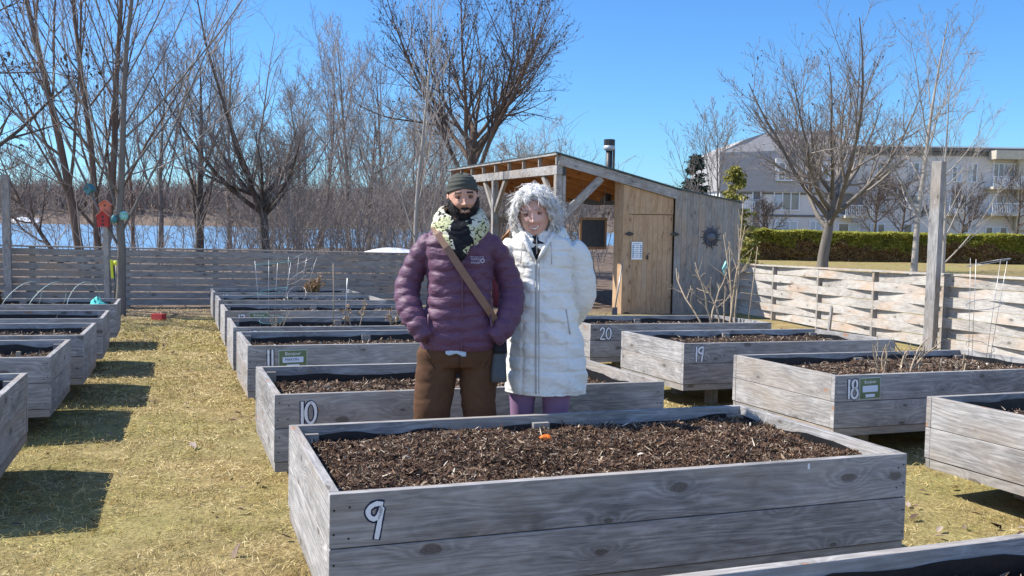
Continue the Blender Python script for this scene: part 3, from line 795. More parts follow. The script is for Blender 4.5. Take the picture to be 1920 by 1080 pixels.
prt('grey_plank_wall', 'grey_wood2', lambda mb: planks(mb, -.12, A1, -.052, lambda a: zr(a) + (.03 if a > .0 else -.23), 11), bevel=0)
for (x0, x1, y0, y1) in ((A1 - .03, A1, -.02, 2.2), (-1.42, -1.39, .06, 2.2)):
    prt('side_plank_wall', 'grey_wood2' if x0 > 0 else 'new_wood', lambda mb: [mb.box((x0, y0 + k * .2, -.06), (x1, y0 + k * .2 + .195, zr(x0) - .05), 2) for k in range(2)], bevel=0)
prt('inner_wall', 'new_wood', lambda mb: [mb.box((-1.39 + k * .2, .46, -.06), (-1.39 + k * .2 + .195, .49, min(zr(-1.39 + k * .2), zr(-1.39 + k * .2 + .2)) - .05), 2) for k in range(15)], bevel=0)
door_y = .03
prt('door_frame', 'new_wood', lambda mb: (mb.box((-1.42, -.0, -.06), (-1.27, .055, zr(-1.3) - .2), 2), planks(mb, -1.262, -.13, door_y - .01, lambda a: zr(a) - .22, 8, z0=1.53 - ZG)), bevel=.003)
zd = 1.515 - ZG
door = prt('door', 'new_wood', lambda mb: planks(mb, -1.262, -.13, door_y, lambda a: zd, 9, z0=-.03), bevel=0)
for a_, z_ in ((-1.262, 1.08 - ZG), (-.12, 1.08 - ZG), (-1.29, -.74 - ZG)):
    mb = MB(); w_, h_ = .125, .045
    mb.loft([[(a_ - w_, -.022, z_), (a_ - .02, -.022, z_ - h_), (a_ + .02, -.022, z_ - h_), (a_ + w_, -.022, z_), (a_ + .02, -.022, z_ + h_), (a_ - .02, -.022, z_ + h_)],
             [(a_ - w_, -.002, z_), (a_ - .02, -.002, z_ - h_), (a_ + .02, -.002, z_ - h_), (a_ + w_, -.002, z_), (a_ + .02, -.002, z_ + h_), (a_ - .02, -.002, z_ + h_)]], smooth=False)
    if a_ > -1: mb.v = [(p[0], p[1] - .05, p[2]) for p in mb.v]
    mb.build('hinge', M['black'], door)
mb = MB(); mb.box((-.80, -.012, .50 - ZG), (-.765, .01, .60 - ZG)); mb.tube([(-.79, -.03, .62 - ZG), (-.76, -.03, .66 - ZG), (-.73, -.03, .62 - ZG)], .008, 6); mb.build('latch', M['black'], door)
# notice sheet with printed lines
mb = MB(); mb.box((-1.20, -.018, .50 - ZG), (-.93, -.014, .90 - ZG)); nt_ = mb.build('notice', M['white_pl'], hut)
M['ink_blue'] = plain('blue_ink', (.12, .25, .36), .6)
mb = MB()
for k in range(8):
    z_ = .86 - k * .043 - ZG; ww = .19 if k in (0, 5) else rnd.uniform(.07, .11)
    mb.box((-1.065 - ww / 2, -.0205, z_ - .007), (-1.065 + ww / 2, -.0178, z_ + .005))
    if k not in (0,): mb.box((-1.185, -.0205, z_ - .014), (-1.135, -.0178, z_ + .012)); mb.box((-.99, -.0205, z_ - .014), (-.945, -.0178, z_ + .012))
mb.build('printed_lines', M['ink_blue'], nt_)
# metal sun ornament, its own thing hanging on the wall
sunp = hut.matrix_basis if False else None
def hutw(a, b, z): return Vector((hutO.x + a * math.cos(R(20)) - b * math.sin(R(20)), hutO.y + a * math.sin(R(20)) + b * math.cos(R(20)), ZG + z))
M['iron'] = plain('dark_iron', (.09, .095, .115), .45, .5, .5)
so_ = empty('sun_ornament', hutw(.83, -.06, 1.02 - ZG), R(20), 'dark metal sun ornament with wavy rays hung on the grey plank wall', 'wall ornament')
mb = MB(); mb.loft([[(r_ * math.cos(a), y, r_ * math.sin(a)) for a in [i * math.pi / 12 for i in range(24)]] for r_, y in ((.13, 0), (.13, -.015), (.11, -.035), (.06, -.05), (.01, -.055))]); mb.build('disc', M['iron'], so_)
for k in range(22):
    a = k * 2 * math.pi / 22; mb = MB(); L_ = .29 if k % 2 else .23
    mb.tube([(math.cos(a + wv) * r_, -.012, math.sin(a + wv) * r_) for r_, wv in ((.12, 0), (.16, .07), (.2, -.03), (L_, .05))], [.03, .026, .018, .003], 4); mb.build('ray', M['iron'], so_)
# stovepipe
sp = empty('stove_pipe', hutw(-.35, 3.0, 0), R(20), 'black capped stovepipe rising above the shed roof', 'chimney')
z0 = zr(-.35); zt = 3.42 - ZG
mb = MB(); mb.tube([(0, 0, z0 - .3), (0, 0, zt - .2)], .085, 14); mb.build('pipe', M['black'], sp)
M['galv'] = plain('dull_galvanised_metal', (.42, .43, .42), .5, .5, .3)
mb = MB(); mb.tube([(0, 0, zt - .27), (0, 0, zt - .235), (0, 0, zt - .13)], [.08, .145, .145], 14); mb.build('collar', M['galv'], sp)
mb = MB(); mb.tube([(0, 0, zt - .13), (0, 0, zt + .02), (0, 0, zt + .03)], [.15, .15, .12], 10, smooth=False); mb.build('cap', M['black'], sp)
mb = MB(); mb.tube([(.11, -.05, z0 - .1), (.11, -.05, zt - .2)], .03, 8); mb.build('stay', M['bark_brown'] , sp)
# chalkboard hung from the rafters
cb = empty('chalkboard', hutw(-1.83, .7, .70 - ZG), R(20), 'black chalkboard in a brown wooden frame hanging left of the shed door', 'chalkboard')
mb = MB(); mb.box((-.29, -.012, .06), (.29, .012, .68)); mb.build('slate', M['slate'], cb)
mb = MB()
for lo, hi, g_ in (((-.34, -.02, .0), (.34, .02, .06), 0), ((-.34, -.02, .68), (.34, .02, .735), 0), ((-.34, -.02, .061), (-.289, .02, .679), 2), ((.289, -.02, .061), (.34, .02, .679), 2)): mb.box(lo, hi, g_)
M['frame_brown'] = wood('brown_frame', (.34, .2, .1), (.25, .14, .07), (.12, .07, .04), knots=0)
mb.build('frame', M['frame_brown'], cb, .003)
mb = MB()
for s_ in (-.28, .28): mb.tube([(s_, 0, .72), (s_, 0, zr(-1.83 + s_) - .25 - .70 + ZG)], .004, 5)
mb.build('hanging_chain', M['wire'], cb)
# fence closing the back of the shelter
p0, p1 = hutw(-3.0, 8.7, 0), hutw(1.2, 8.7, 0)
woven_fence('short board fence seen through the open shelter behind the chalkboard', ((p0.x, p0.y), (p1.x, p1.y)), 1.2, 7, 1.5, amp=0, mat='grey_wood2')
# bench and shovel in the shelter
bn = empty('slatted_bench', hutw(-1.95, 2.2, 0), R(20), 'grey plank bench with low back inside the open shelter', 'bench')
prt('seat', 'grey_wood2', lambda mb: [mb.box((-.75, -.25 + k * .17, .42), (.5, -.09 + k * .17, .46)) for k in range(3)], bn)
prt('backrest', 'grey_wood2', lambda mb: mb.beam((.05, .3, .45), (.2, .42, .95), .25, .04), bn)
for sx in (-.7, .42):
    prt('leg', 'grey_wood2', lambda mb: mb.box((sx, -.22, 0), (sx + .06, .2, .419), 2), bn)
M['dark_box'] = plain('dark_bin', (.05, .055, .06), .6)
prt('storage_panel', 'dark_box', lambda mb: mb.box((-.6, .0, .03), (.4, .18, .41)), bn)
shv = empty('garden_shovel', hutw(-1.55, -.1, 0), R(20), 'grey handled shovel leaning beside the shed door', 'shovel')
mb = MB(); mb.tube([(-.12, -.1, .18), (.13, .1, 1.12)], .017, 7); mb.build('shaft', M['wire'], shv)
mb = MB(); mb.tube([(.13, .1, 1.12), (.11, .09, 1.2), (.19, .12, 1.25), (.24, .13, 1.17), (.13, .1, 1.12)], .014, 6); mb.build('handle', M['wire'], shv)
mb = MB(); mb.loft([[(-.2 , -.12, .2), (-.06, -.09, .2), (-.06, -.1, .19), (-.2, -.13, .19)], [(-.23, -.16, .05), (-.08, -.13, .05), (-.08, -.14, .04), (-.23, -.17, .04)], [(-.19, -.18, -.02), (-.13, -.16, -.02), (-.13, -.17, -.03), (-.19, -.19, -.03)]], smooth=False); mb.build('blade', M['iron'], shv)
# bench by the back fence
q = base(110, 18.9)
bb = empty('garden_bench', q, R(20), 'low grey plank bench standing in front of the river fence', 'bench')
prt('seat', 'grey_wood2', lambda mb: [mb.box((-.78, -.16 + k * .165, .40), (.78, .0 + k * .165, .44)) for k in range(2)], bb)
for sx in (-.62, .56): prt('leg', 'grey_wood2', lambda mb: mb.box((sx, -.12, -.02), (sx + .08, .12, .399), 2), bb)
# offcut leaning on the sunlit fence
q = base(1562, 15.6); mb = MB(); mb.beam((0, 0, 0), (.12, .22, .52), .03, .17)
o = mb.build('loose_board', M['grey_wood'], bevel=.003); o.location = q; tag(o, 'short offcut board leaning upright against the sunlit woven fence', 'board')
# ------------------------------------------------------------------ bare trees
def norm(v): return v / (np.linalg.norm(v, axis=-1, keepdims=True) + 1e-9)
def grow(rng, P, D, L, Rad, seg, wob, trop, taper=.35, steps=None):
    """integrate N branches; returns points (N,S+1,3), radii (N,S+1)"""
    n = len(P); pts = [P]; d = D.copy(); st = (L / seg)[:, None]
    up = np.array([0, 0, 1.0])
    for k in range(seg):
        d = norm(d + rng.normal(0, wob, (n, 3)) + up * trop)
        pts.append(pts[-1] + d * st)
    f = np.linspace(0, 1, seg + 1)[None]
    return np.stack(pts, 1), Rad[:, None] * (1 - (1 - taper) * f)
def spawn(rng, Pts, Rr, L, k, t0, t1, ang, angv, ratio, ratv, rr, endbias=0, az0=None):
    """k children on each branch"""
    n, S1, _ = Pts.shape; S = S1 - 1
    t = (t0 + (t1 - t0) * (np.arange(k)[None] + rng.random((n, k))) / k)
    i = np.minimum((t * S).astype(int), S - 1); f = t * S - i
    idx = np.arange(n)[:, None]
    P = Pts[idx, i] * (1 - f[..., None]) + Pts[idx, i + 1] * f[..., None]
    tan = norm(Pts[idx, i + 1] - Pts[idx, i])
    ref = np.where(np.abs(tan[..., 2:3]) > .95, np.array([1.0, 0, 0]), np.array([0, 0, 1.0]))
    a = norm(np.cross(tan, ref)); b = np.cross(tan, a)
    az = (np.arange(k)[None] * 2.4 + rng.random((n, 1)) * 6.28 + rng.normal(0, .4, (n, k)))[..., None]
    th = (ang + rng.normal(0, angv, (n, k)))[..., None]
    D = tan * np.cos(th) + (a * np.cos(az) + b * np.sin(az)) * np.sin(th)
    rad = (Rr[idx, i] * (1 - f) + Rr[idx, i + 1] * f)
    ln = L[:, None] * ratio * (1 - .55 * (t - t0) / max(t1 - t0, .01)) * np.exp(rng.normal(0, ratv, (n, k)))
    return P.reshape(-1, 3), D.reshape(-1, 3), ln.ravel(), (rad * rr).ravel()
def tubes(Pts, Rr, sides):
    n, S1, _ = Pts.shape
    main = norm(Pts[:, -1] - Pts[:, 0]); ref = np.where(np.abs(main[:, 2:3]) > .8, np.array([1.0, .1, 0]), np.array([0, .1, 1.0]))
    tan = np.empty_like(Pts); tan[:, 1:-1] = Pts[:, 2:] - Pts[:, :-2]; tan[:, 0] = Pts[:, 1] - Pts[:, 0]; tan[:, -1] = Pts[:, -1] - Pts[:, -2]
    tan = norm(tan); a = norm(np.cross(tan, ref[:, None])); b = np.cross(tan, a)
    ang = np.arange(sides) * 2 * np.pi / sides
    V = Pts[:, :, None] + (a[:, :, None] * np.cos(ang)[None, None, :, None] + b[:, :, None] * np.sin(ang)[None, None, :, None]) * Rr[:, :, None, None]
    base_ = (np.arange(n)[:, None, None] * S1 + np.arange(S1 - 1)[None, :, None]) * sides
    j = np.arange(sides)[None, None]; j2 = (j + 1) % sides
    F = np.stack([base_ + j, base_ + j2, base_ + sides + j2, base_ + sides + j], -1).reshape(-1, 4)
    return V.reshape(-1, 3), F
def join(parts):
    off = 0; Vs, Fs = [], []
    for v, f in parts: Vs.append(v); Fs.append(f + off); off += len(v)
    return np.concatenate(Vs), np.concatenate(Fs)
def make_tree(name, loc, seed, height, trunk_r, cfg, label, mats=('bark_grey', 'twig_grey'), lean=(0, 0), group=None, rmin=.0035, buds=0, trunks=None, far=1.0):
    """cfg: dict(fork, levels=[(k,t0,t1,ang,ratio,wob,trop)])"""
    rng = np.random.default_rng(seed)
    t = empty(name, loc, 0, label, 'tree', group)
    tr = trunks or [(0, 0, lean[0], lean[1], 1.0, 1.0)]
    P = np.array([[a[0], a[1], -.15] for a in tr], float); D = norm(np.array([[a[2], a[3], 1] for a in tr], float))
    L = np.array([height * a[4] for a in tr]); Rd = np.array([trunk_r * a[5] for a in tr])
    pts, rr = grow(rng, P, D, L, Rd, 12, cfg.get('tw', .05), .05, cfg.get('taper', .12))
    flare = np.ones(13); flare[0] = 1.35; flare[1] = 1.05; rr = rr * flare[None]
    tv = [tubes(pts, rr, 9)]; cv = []
    lv = cfg['levels']; cur = (pts, rr, L); ends = None
    for i, (k, t0, t1, ang, ratio, wob, trop) in enumerate(lv):
        p, d, l, r = spawn(rng, cur[0], cur[1], cur[2], k, t0, t1, ang, .16, ratio, .18, .62 if i else cfg.get('r1', .5))
        r = np.maximum(r, rmin * far * (1.5 if i < 2 else 1))
        seg = (8, 6, 5, 4, 3)[i]
        q, rq = grow(rng, p, d, l, r, seg, wob, trop, .14 if i < 2 else .4)
        (tv if i == 0 else cv).append(tubes(q, rq, (6, 4, 3, 3, 3)[i]))
        cur = (q, rq, l)
    v, f = join(tv); link('trunk', np_mesh('trunk', v, f, M[mats[0]], smooth=True), t)
    v, f = join(cv)
    midx = np.zeros(len(f), int); ml = [M[mats[1]]]
    if buds:
        e = cur[0][:, -1]; e2 = cur[0][:, 1]; e = np.concatenate([e, e2]); e = e[rng.random(len(e)) < buds]
        n = len(e); v2, f2 = leaf_mesh(e, rng.uniform(.03, .07, n) * 1.0, rng.uniform(0, 6.3, n), rng.uniform(0, 6.3, n), rng.uniform(.5, 2, n))
        f = np.concatenate([f, f2 + len(v)]); v = np.concatenate([v, v2]); midx = np.concatenate([midx, np.ones(len(f2), int)]); ml.append(M['twig_dark'])
    link('crown', np_mesh('crown', v, f, ml, midx, smooth=False), t)
    return t
#            k  t0   t1   ang  ratio wob  trop
VASE = dict(tw=.05, taper=.1, r1=.62, levels=[(11, .20, .9, .75, .72, .09, .10), (8, .2, .98, .6, .5, .10, .07), (7, .15, 1, .6, .5, .12, .05), (5, .1, 1, .6, .55, .15, .04)])
UPRIGHT = dict(tw=.03, taper=.12, r1=.45, levels=[(16, .14, .93, .55, .62, .05, .09), (8, .15, .95, .5, .42, .07, .09), (5, .15, 1, .5, .5, .1, .06), (3, .2, 1, .5, .6, .12, .04)])
WHIP = dict(tw=.035, taper=.1, r1=.36, levels=[(20, .13, .92, .62, .66, .035, .075), (9, .15, .95, .42, .34, .05, .05), (4, .2, 1, .45, .5, .08, .05)])
ROUND = dict(tw=.06, taper=.15, r1=.6, levels=[(12, .22, .85, .95, .62, .10, .12), (9, .15, .98, .65, .52, .12, .08), (8, .1, 1, .65, .5, .14, .05), (5, .1, 1, .65, .55, .16, .05)])
def B(px, Y): return base(px, Y)
FORK = lambda t0, ang, ratio, n=9, trop=.13, lv2=9: dict(tw=.03, taper=.62, r1=.62, levels=[(n, t0, 1.0, ang, ratio, .07, trop), (lv2, .15, .98, .55, .5, .09, .07), (8, .1, 1, .6, .5, .11, .06), (5, .1, 1, .6, .58, .13, .05)])
# left foreground tree that carries the bird boxes
t1 = make_tree('young_tree', B(221, 17.0), 3, 8.6, .085, WHIP, 'slender grey tree with a black trunk guard and bird boxes in the garden', ('bark_grey', 'twig_pale'), (.03, 0), rmin=.004)
g1 = B(221, 17.0)
mb = MB(); mb.tube([(0, 0, 0), (0, 0, 1.0)], .092, 12); mb.build('trunk_guard', M['guard'], t1)
mb = MB(); mb.tube([(0, 0, .95), (0, 0, 1.03)], .099, 12); mb.beam((-.09, -.06, .7), (-.11, -.06, 1.05), .05, .02); mb.build('tape', M['yellow'], t1)
make_tree('bare_tree', B(172, 28), 5, 13.5, .17, dict(tw=.03, taper=.2, r1=.45, levels=[(12, .12, .95, .45, .5, .05, .09), (8, .15, .95, .5, .45, .08, .06), (6, .1, 1, .5, .5, .1, .05), (3, .2, 1, .5, .55, .12, .04)]),
          'tall twin stemmed bare tree rising behind the bird boxes', ('bark_brown', 'twig_grey'), trunks=[(-.2, 0, -.17, .02, 1, .8), (.25, .1, .10, 0, .95, .75), (.1, .2, .0, .05, .9, .7)], rmin=.006)
make_tree('bare_tree', B(-62, 19), 8, 9, .15, dict(VASE, levels=[(9, .15, .9, .8, .55, .12, .04), (8, .2, .98, .6, .5, .14, .02), (7, .15, 1, .7, .5, .18, .0), (4, .1, 1, .7, .5, .2, 0)]), 'dark tree hung with seed clusters at the left edge', ('bark_dark', 'twig_dark'), buds=.5, rmin=.005)
make_tree('bare_tree', B(372, 31), 12, 7.2, .17, UPRIGHT, 'narrow bare tree with a mossy dark trunk left of the spreading tree', ('bark_dark', 'twig_grey'), rmin=.006)
make_tree('bare_tree', B(500, 29), 17, 2.9, .18, FORK(.72, 1.05, 1.62, 12, .13), 'round crowned bare tree forking low behind the river fence', ('bark_dark', 'twig_grey'), rmin=.0055)
make_tree('bare_tree', B(878, 34), 21, 5.4, .22, FORK(.58, .74, 1.60, 11, .12, 9), 'largest bare tree with dark upswept crown rising behind the shelter', ('bark_brown', 'twig_dark'), buds=.35, rmin=.0065)
make_tree('young_tree', B(783, 23.5), 25, 8.2, .07, dict(WHIP, levels=[(18, .12, .93, .42, .45, .04, .08), (8, .15, .95, .42, .4, .05, .05), (4, .2, 1, .45, .5, .08, .05)]), 'slim pale young tree beside the man, in front of the large dark tree', ('bark_pale', 'twig_pale'), rmin=.005)
bgl = [(120, 33, 4.8, 'leaning'), (300, 40, 8.6, 'u'), (430, 44, 8.2, 'u'), (560, 42, 7.6, 'r'), (600, 52, 10.5, 'u'), (655, 48, 10.6, 'u'), (690, 38, 6.2, 'r'), (720, 55, 11, 'u'), (775, 44, 7.4, 'r'), (830, 50, 8, 'r'), (250, 50, 9.2, 'u'), (980, 52, 7, 'r')]
desc = ['leaning crooked bare tree at the river edge near the left post', 'tall thin bare tree between the bird box tree and the mossy trunk', 'upright bare tree right behind the mossy trunk', 'low rounded bare tree right of the spreading tree',
        'tall hazy bare tree in the gap before the large dark tree', 'tallest of the slender bare trees left of the large dark tree', 'short twiggy bare tree behind the far middle beds', 'slim tall bare tree just left of the slim pale one',
        'rounded low bare tree behind the slim pale one', 'small bare tree behind the man', 'thin bare tree behind the bird box tree by the river', 'small bare tree seen between the two heads']
for i, (px, Y, h, kd) in enumerate(bgl):
    cfg = UPRIGHT if kd == 'u' else ROUND
    if i not in (4, 5, 7): cfg = dict(cfg, levels=cfg['levels'][:3] + [(4, *cfg['levels'][3][1:])])
    make_tree('bare_tree', B(px, Y), 40 + i, h, .05 + h * .009, cfg, desc[i], ('bark_grey' if i % 2 else 'bark_brown', ('twig_grey', 'twig_red', 'twig_pale')[i % 3]), lean=(-.55, 0) if kd == 'leaning' else (rnd.uniform(-.1, .1), 0), rmin=.008, group='bare trees along the river bank')
# right side
make_tree('bare_tree', B(1545, 37), 61, 3.5, .24, FORK(.55, .88, 2.5, 12, .11), 'broad crowned bare tree with thick forked trunk on the lawn before the hedge', ('bark_grey', 'twig_grey'), (.03, 0), buds=.12, rmin=.007)
make_tree('young_tree', B(1716, 33), 67, 9.6, .125, dict(UPRIGHT, levels=[(13, .22, .93, .72, .45, .06, .07), (7, .15, .95, .6, .45, .08, .05), (5, .15, 1, .6, .5, .12, .04), (2, .2, 1, .5, .6, .12, .04)]), 'bare tree with a pale flaking trunk between the broad tree and the tall post', ('bark_pale', 'twig_grey'), (.07, 0), rmin=.006)
make_tree('young_tree', B(1772, 30), 71, 7.0, .085, dict(WHIP, levels=[(17, .12, .92, .75, .55, .04, .1), (8, .15, .95, .42, .42, .05, .06), (4, .2, 1, .45, .5, .08, .05)]), 'young bare tree with a smooth pale trunk just right of the tall post', ('bark_pale', 'twig_pale'), rmin=.005)
make_tree('bare_tree', B(1345, 52), 73, 7.6, .10, UPRIGHT, 'thin bare tree between the spruce and the apartment block', ('bark_grey', 'twig_grey'), rmin=.009)
for i, (px, Y, h) in enumerate(((1690, 66, 5.6), (1803, 68, 5.2), (1908, 66, 6.0), (1440, 62, 3.6), (1640, 64, 5.0))):
    make_tree('bare_tree', B(px, Y), 80 + i, h, .12, dict(ROUND, levels=ROUND['levels'][:3] + [(3, *ROUND['levels'][3][1:])]), ['small dark bare tree before the apartment windows near the tall post', 'small bare tree before the apartment block right of the pale young tree', 'small bare tree before the apartment balcony by the picture edge', 'low shrubby bare tree before the ground floor windows of the mansard wing', 'small bare tree before the middle of the apartment block'][i], ('bark_dark', 'twig_dark'), rmin=.010, group='small trees in front of the apartment block')

# undergrowth: thin stems nobody could count
def thicket(name, n, fn, hmin, hmax, label, mat, seed, r=.006, lv=((6, .45), (5, .5))):
    rng = np.random.default_rng(seed)
    x, y = fn(rng, n); z = ground(x, y)
    D = norm(np.stack([rng.normal(0, .28, n), rng.normal(0, .28, n), np.ones(n)], 1)); L = rng.uniform(hmin, hmax, n)
    pts, rr = grow(rng, np.stack([x, y, z - .1], 1), D, L, np.full(n, r * 2.6) * rng.uniform(.6, 1.6, n), 6, .1, .02, .3)
    out = [tubes(pts, rr, 3)]; cur = (pts, rr, L)
    for k, ra in lv:
        p, d, l, r_ = spawn(rng, *cur, k, .15, .98, .65, .2, ra, .25, .6)
        q, rq = grow(rng, p, d, l, np.maximum(r_, r), 4, .13, .05, .5); out.append(tubes(q, rq, 3)); cur = (q, rq, l)
    v, f = join(out); tag(link(name, np_mesh(name, v, f, M[mat])), label, 'undergrowth', kind='stuff')
def reg(px0, px1, Y0, Y1):
    def fn(rng, n):
        Y = rng.uniform(Y0, Y1, n); px = rng.uniform(px0, px1, n); return (px - 960) / FPX * Y, Y
    return fn
thicket('undergrowth', 300, reg(430, 960, 26, 46), 1.6, 4.4, 'brownish thicket of bare stems behind the river fence', 'twig_grey', 5, .0055)
thicket('brush', 260, reg(480, 1130, 30, 52), 2.2, 5.2, 'grey brush of thin branches behind the shelter', 'twig_grey', 6, .0075)
thicket('saplings', 70, reg(-60, 430, 24, 44), 1.2, 4.5, 'sparse saplings growing on the river bank', 'twig_grey', 7, .006)
def farf(rng, n):
    x = rng.uniform(-330, 60, n); return x, 272 + rng.uniform(0, 40, n) ** 1.0
thicket('far_woods', 4200, farf, 3.5, 9, 'brown leafless woods lining the far bank of the river', 'twig_red', 9, .07, ((5, .5), (4, .5)))
# ------------------------------------------------------------------ hedge, evergreens
M['hedge'] = island_mat('hedge_foliage', [(0, (.16, .17, .035)), (.4, (.36, .37, .075)), (.75, (.48, .46, .09)), (1, (.62, .56, .16))], .7, trans=.45)
M['hedge_brown'] = island_mat('hedge_brown_foliage', [(0, (.16, .10, .055)), (.45, (.38, .24, .13)), (.8, (.46, .31, .15)), (1, (.38, .38, .10))], .8, trans=.4)
M['cedar'] = island_mat('cedar_foliage', [(0, (.10, .11, .03)), (.5, (.30, .29, .07)), (1, (.50, .44, .12))], .7, trans=.35)
M['spruce'] = island_mat('spruce_foliage', [(0, (.015, .03, .022)), (.6, (.035, .06, .042)), (1, (.07, .10, .07))], .8)
def leaf_cloud(P, size, D=None):
    n = len(P); D = norm(nprng.normal(0, 1, (n, 3))) if D is None else D
    L = size * nprng.uniform(.7, 1.5, n); W = L * .30
    return strips(P, D, L, W, nprng.uniform(0, .4, n))
hx0, hx1 = base(1376, 48).x, base(1990, 46).x
n = 75000; x = nprng.uniform(hx0, hx1, n); z = 1.62 * nprng.random(n) ** .8; y = 48 - (x - hx0) * .05 - .1
wv = fbm(x * 1.3, z * 2, 44) * .5
top = 1.50 + fbm(x * .9, x * 0, 12) * .25 + fbm(x * 5, x * 0, 13) * .12
face = nprng.random(n) < .62
yy = np.where(face, y - wv + nprng.random(n) ** 2 * .35, y + nprng.random(n) * 1.6); z = np.where(face, z * top / 1.62, top - nprng.random(n) ** 2 * .18)
P = np.stack([x, yy, ground(x, yy) + z], 1)
D = norm(np.stack([nprng.normal(0, .5, n), -nprng.random(n) * .9, nprng.random(n) * .9 - .1], 1))
v, f = leaf_cloud(P, .10, D)
mid = (z / top < .55 + fbm(x * 1.5, z * 2, 15) * .9) & face
core = MB(); 
hd = empty('hedge', (hx0, 48, G(hx0, 48)), 0, 'long clipped cedar hedge, green on top and brown below, along the lawn', 'hedge')
v = v - np.array([hx0, 48, G(hx0, 48)])
link('foliage', np_mesh('foliage', v, f, [M['hedge'], M['hedge_brown']], np.repeat(mid.astype(int), 2)), hd)
for k in range(14):
    mb = MB(); xx = (hx1 - hx0) * (k + .5) / 14; yk = .5 - .05 * xx; mb.tube([(xx, yk, -.2), (xx + .1, yk + .1, .7), (xx, yk, 1.3)], [.06, .05, .02], 6); mb.build('stem', M['bark_brown'], hd)
mb = MB(); mb.beam((0, .75, .65), (hx1 - hx0, .75 - .05 * (hx1 - hx0), .65), .9, 1.2); mb.build('inner_growth', plain('hedge_inner', (.16, .13, .055), .95, sc=8, bump=.8, bd=.1), hd)
# yellow-green weeping cedar behind the shed
def evergreen(name, loc, H_, Rb, n, mat, label, droop, gap, seed, leafsize):
    rng = np.random.default_rng(seed); t = empty(name, loc, 0, label, 'tree')
    mb = MB(); mb.tube([(0, 0, -.1), (0.02, 0, H_ * .5), (0, 0, H_)], [.09, .06, .01], 7); mb.build('trunk', M['bark_brown'], t)
    nb = int(n / 60); h = H_ * (.08 + .92 * rng.random(nb) ** .9); h[:8] = H_ * .97; az = rng.random(nb) * 6.28
    Lb = Rb * (1 - h / H_) ** .8 * rng.uniform(.55, 1.15, nb) + .08 * Rb
    D = norm(np.stack([np.cos(az), np.sin(az), np.full(nb, .15 if mat == 'spruce' else .3)], 1))
    pts, rr = grow(rng, np.stack([0 * h, 0 * h, h], 1), D, Lb, np.full(nb, .012), 5, .06, droop, .3)
    vs_, fs_ = tubes(pts, rr, 3)
    k = 60; tt = rng.random((nb, k)) ** .7 * 5; i = np.minimum(tt.astype(int), 4); fr = (tt - i)[..., None]; idx = np.arange(nb)[:, None]
    P = (pts[idx, i] * (1 - fr) + pts[idx, i + 1] * fr).reshape(-1, 3) + rng.normal(0, leafsize * .8, (nb * k, 3)) * np.array([1, 1, .5])
    DD = norm(np.repeat(D, k, 0) * .8 + rng.normal(0, .5, (nb * k, 3)) + np.array([0, 0, gap]))
    v, f = leaf_cloud(P, leafsize, DD)
    vv, ff = join([(vs_, fs_), (v, f)])
    mi = np.concatenate([np.zeros(len(fs_), int), np.ones(len(f), int)])
    link('crown', np_mesh('crown', vv, ff, [M['bark_brown'], M[mat]], mi), t); return t
evergreen('cedar_tree', B(1376, 34), 4.1, 1.35, 3600, 'cedar', 'yellow green weeping cedar at the corner of the shed', -.12, -.6, 5, .10)
evergreen('cedar_tree', B(1398, 36), 1.7, .8, 3000, 'cedar', 'small bushy yellow green cedar at the end of the hedge', -.1, -.3, 6, .09)
evergreen('spruce_tree', B(1301, 60), 6.2, 1.7, 6600, 'spruce', 'small dark spruce standing above the shed roof', .0, -.15, 7, .16)
evergreen('round_cedar', B(962, 30), 1.0, .55, 3000, 'cedar', 'round yellow green shrub seen between the two heads', .0, .3, 8, .06)

# ------------------------------------------------------------------ apartment block
YB = 86.0
def bx(px): return (px - 960) / FPX * YB
def bz(py, px=1600): return HC + ((420 - (1920 - px) * .0157) + 0 - py - 0) / FPX * YB + 0
org = Vector((bx(1345), YB, 0)); apt = empty('apartment_building', org, 0, 'three storey grey brick apartment block with a dark mansard wing beyond the hedge', 'building')
M['brick_pale'] = None
t = NT('pale_grey_brick'); tc = t.n('ShaderNodeTexCoord').outputs['Object']
bt = t.n('ShaderNodeTexBrick'); bt.inputs['Scale'].default_value = 4.0; bt.inputs['Color1'].default_value = (.60, .58, .555, 1); bt.inputs['Color2'].default_value = (.52, .50, .475, 1); bt.inputs['Mortar'].default_value = (.62, .60, .58, 1); bt.inputs['Mortar Size'].default_value = .015
mp = t.n('ShaderNodeMapping'); mp.inputs['Rotation'].default_value = (R(90), 0, 0); t.l(tc, mp.inputs['Vector']); t.l(mp.outputs[0], bt.inputs['Vector'])
M['brick_pale'] = t.fin(t.mix(t.noise(tc, .4, 4), bt.outputs['Color'], (.45, .43, .41)), .9, .15)
t = NT('grey_roof_shingle'); tc = t.n('ShaderNodeTexCoord').outputs['Object']
M['shingle'] = t.fin(t.mix(t.noise(t.scale(tc, (1.5, 1.5, 6)), 1.0, 5, .7), (.22, .205, .20), (.38, .36, .345)), .9, .15)
M['band'] = plain('dark_band', (.13, .125, .12), .8)
M['cream'] = plain('cream_wall', (.42, .385, .31), .85, sc=3)
M['glass'] = plain('window_glass', (.06, .08, .10), .08, .8, var=.5, sc=.6, bump=0)
M['blind'] = plain('pale_blinds', (.33, .38, .42), .3, .5, var=.15, sc=3, bump=0)
M['frame_white'] = plain('white_window_frame', (.55, .57, .60), .5, bump=0)
def ab(mb, px0, px1, py0, py1, y0, y1, mat=0):
    pm = (px0 + px1) / 2
    mb.box((bx(px0) - org.x, y0, bz(py1, pm)), (bx(px1) - org.x, y1, bz(py0, pm)), 0, mat)
GB = G(25, 84)
mb = MB(); W0, W1, W2 = bx(1345) - org.x, bx(1592) - org.x, bx(2010) - org.x
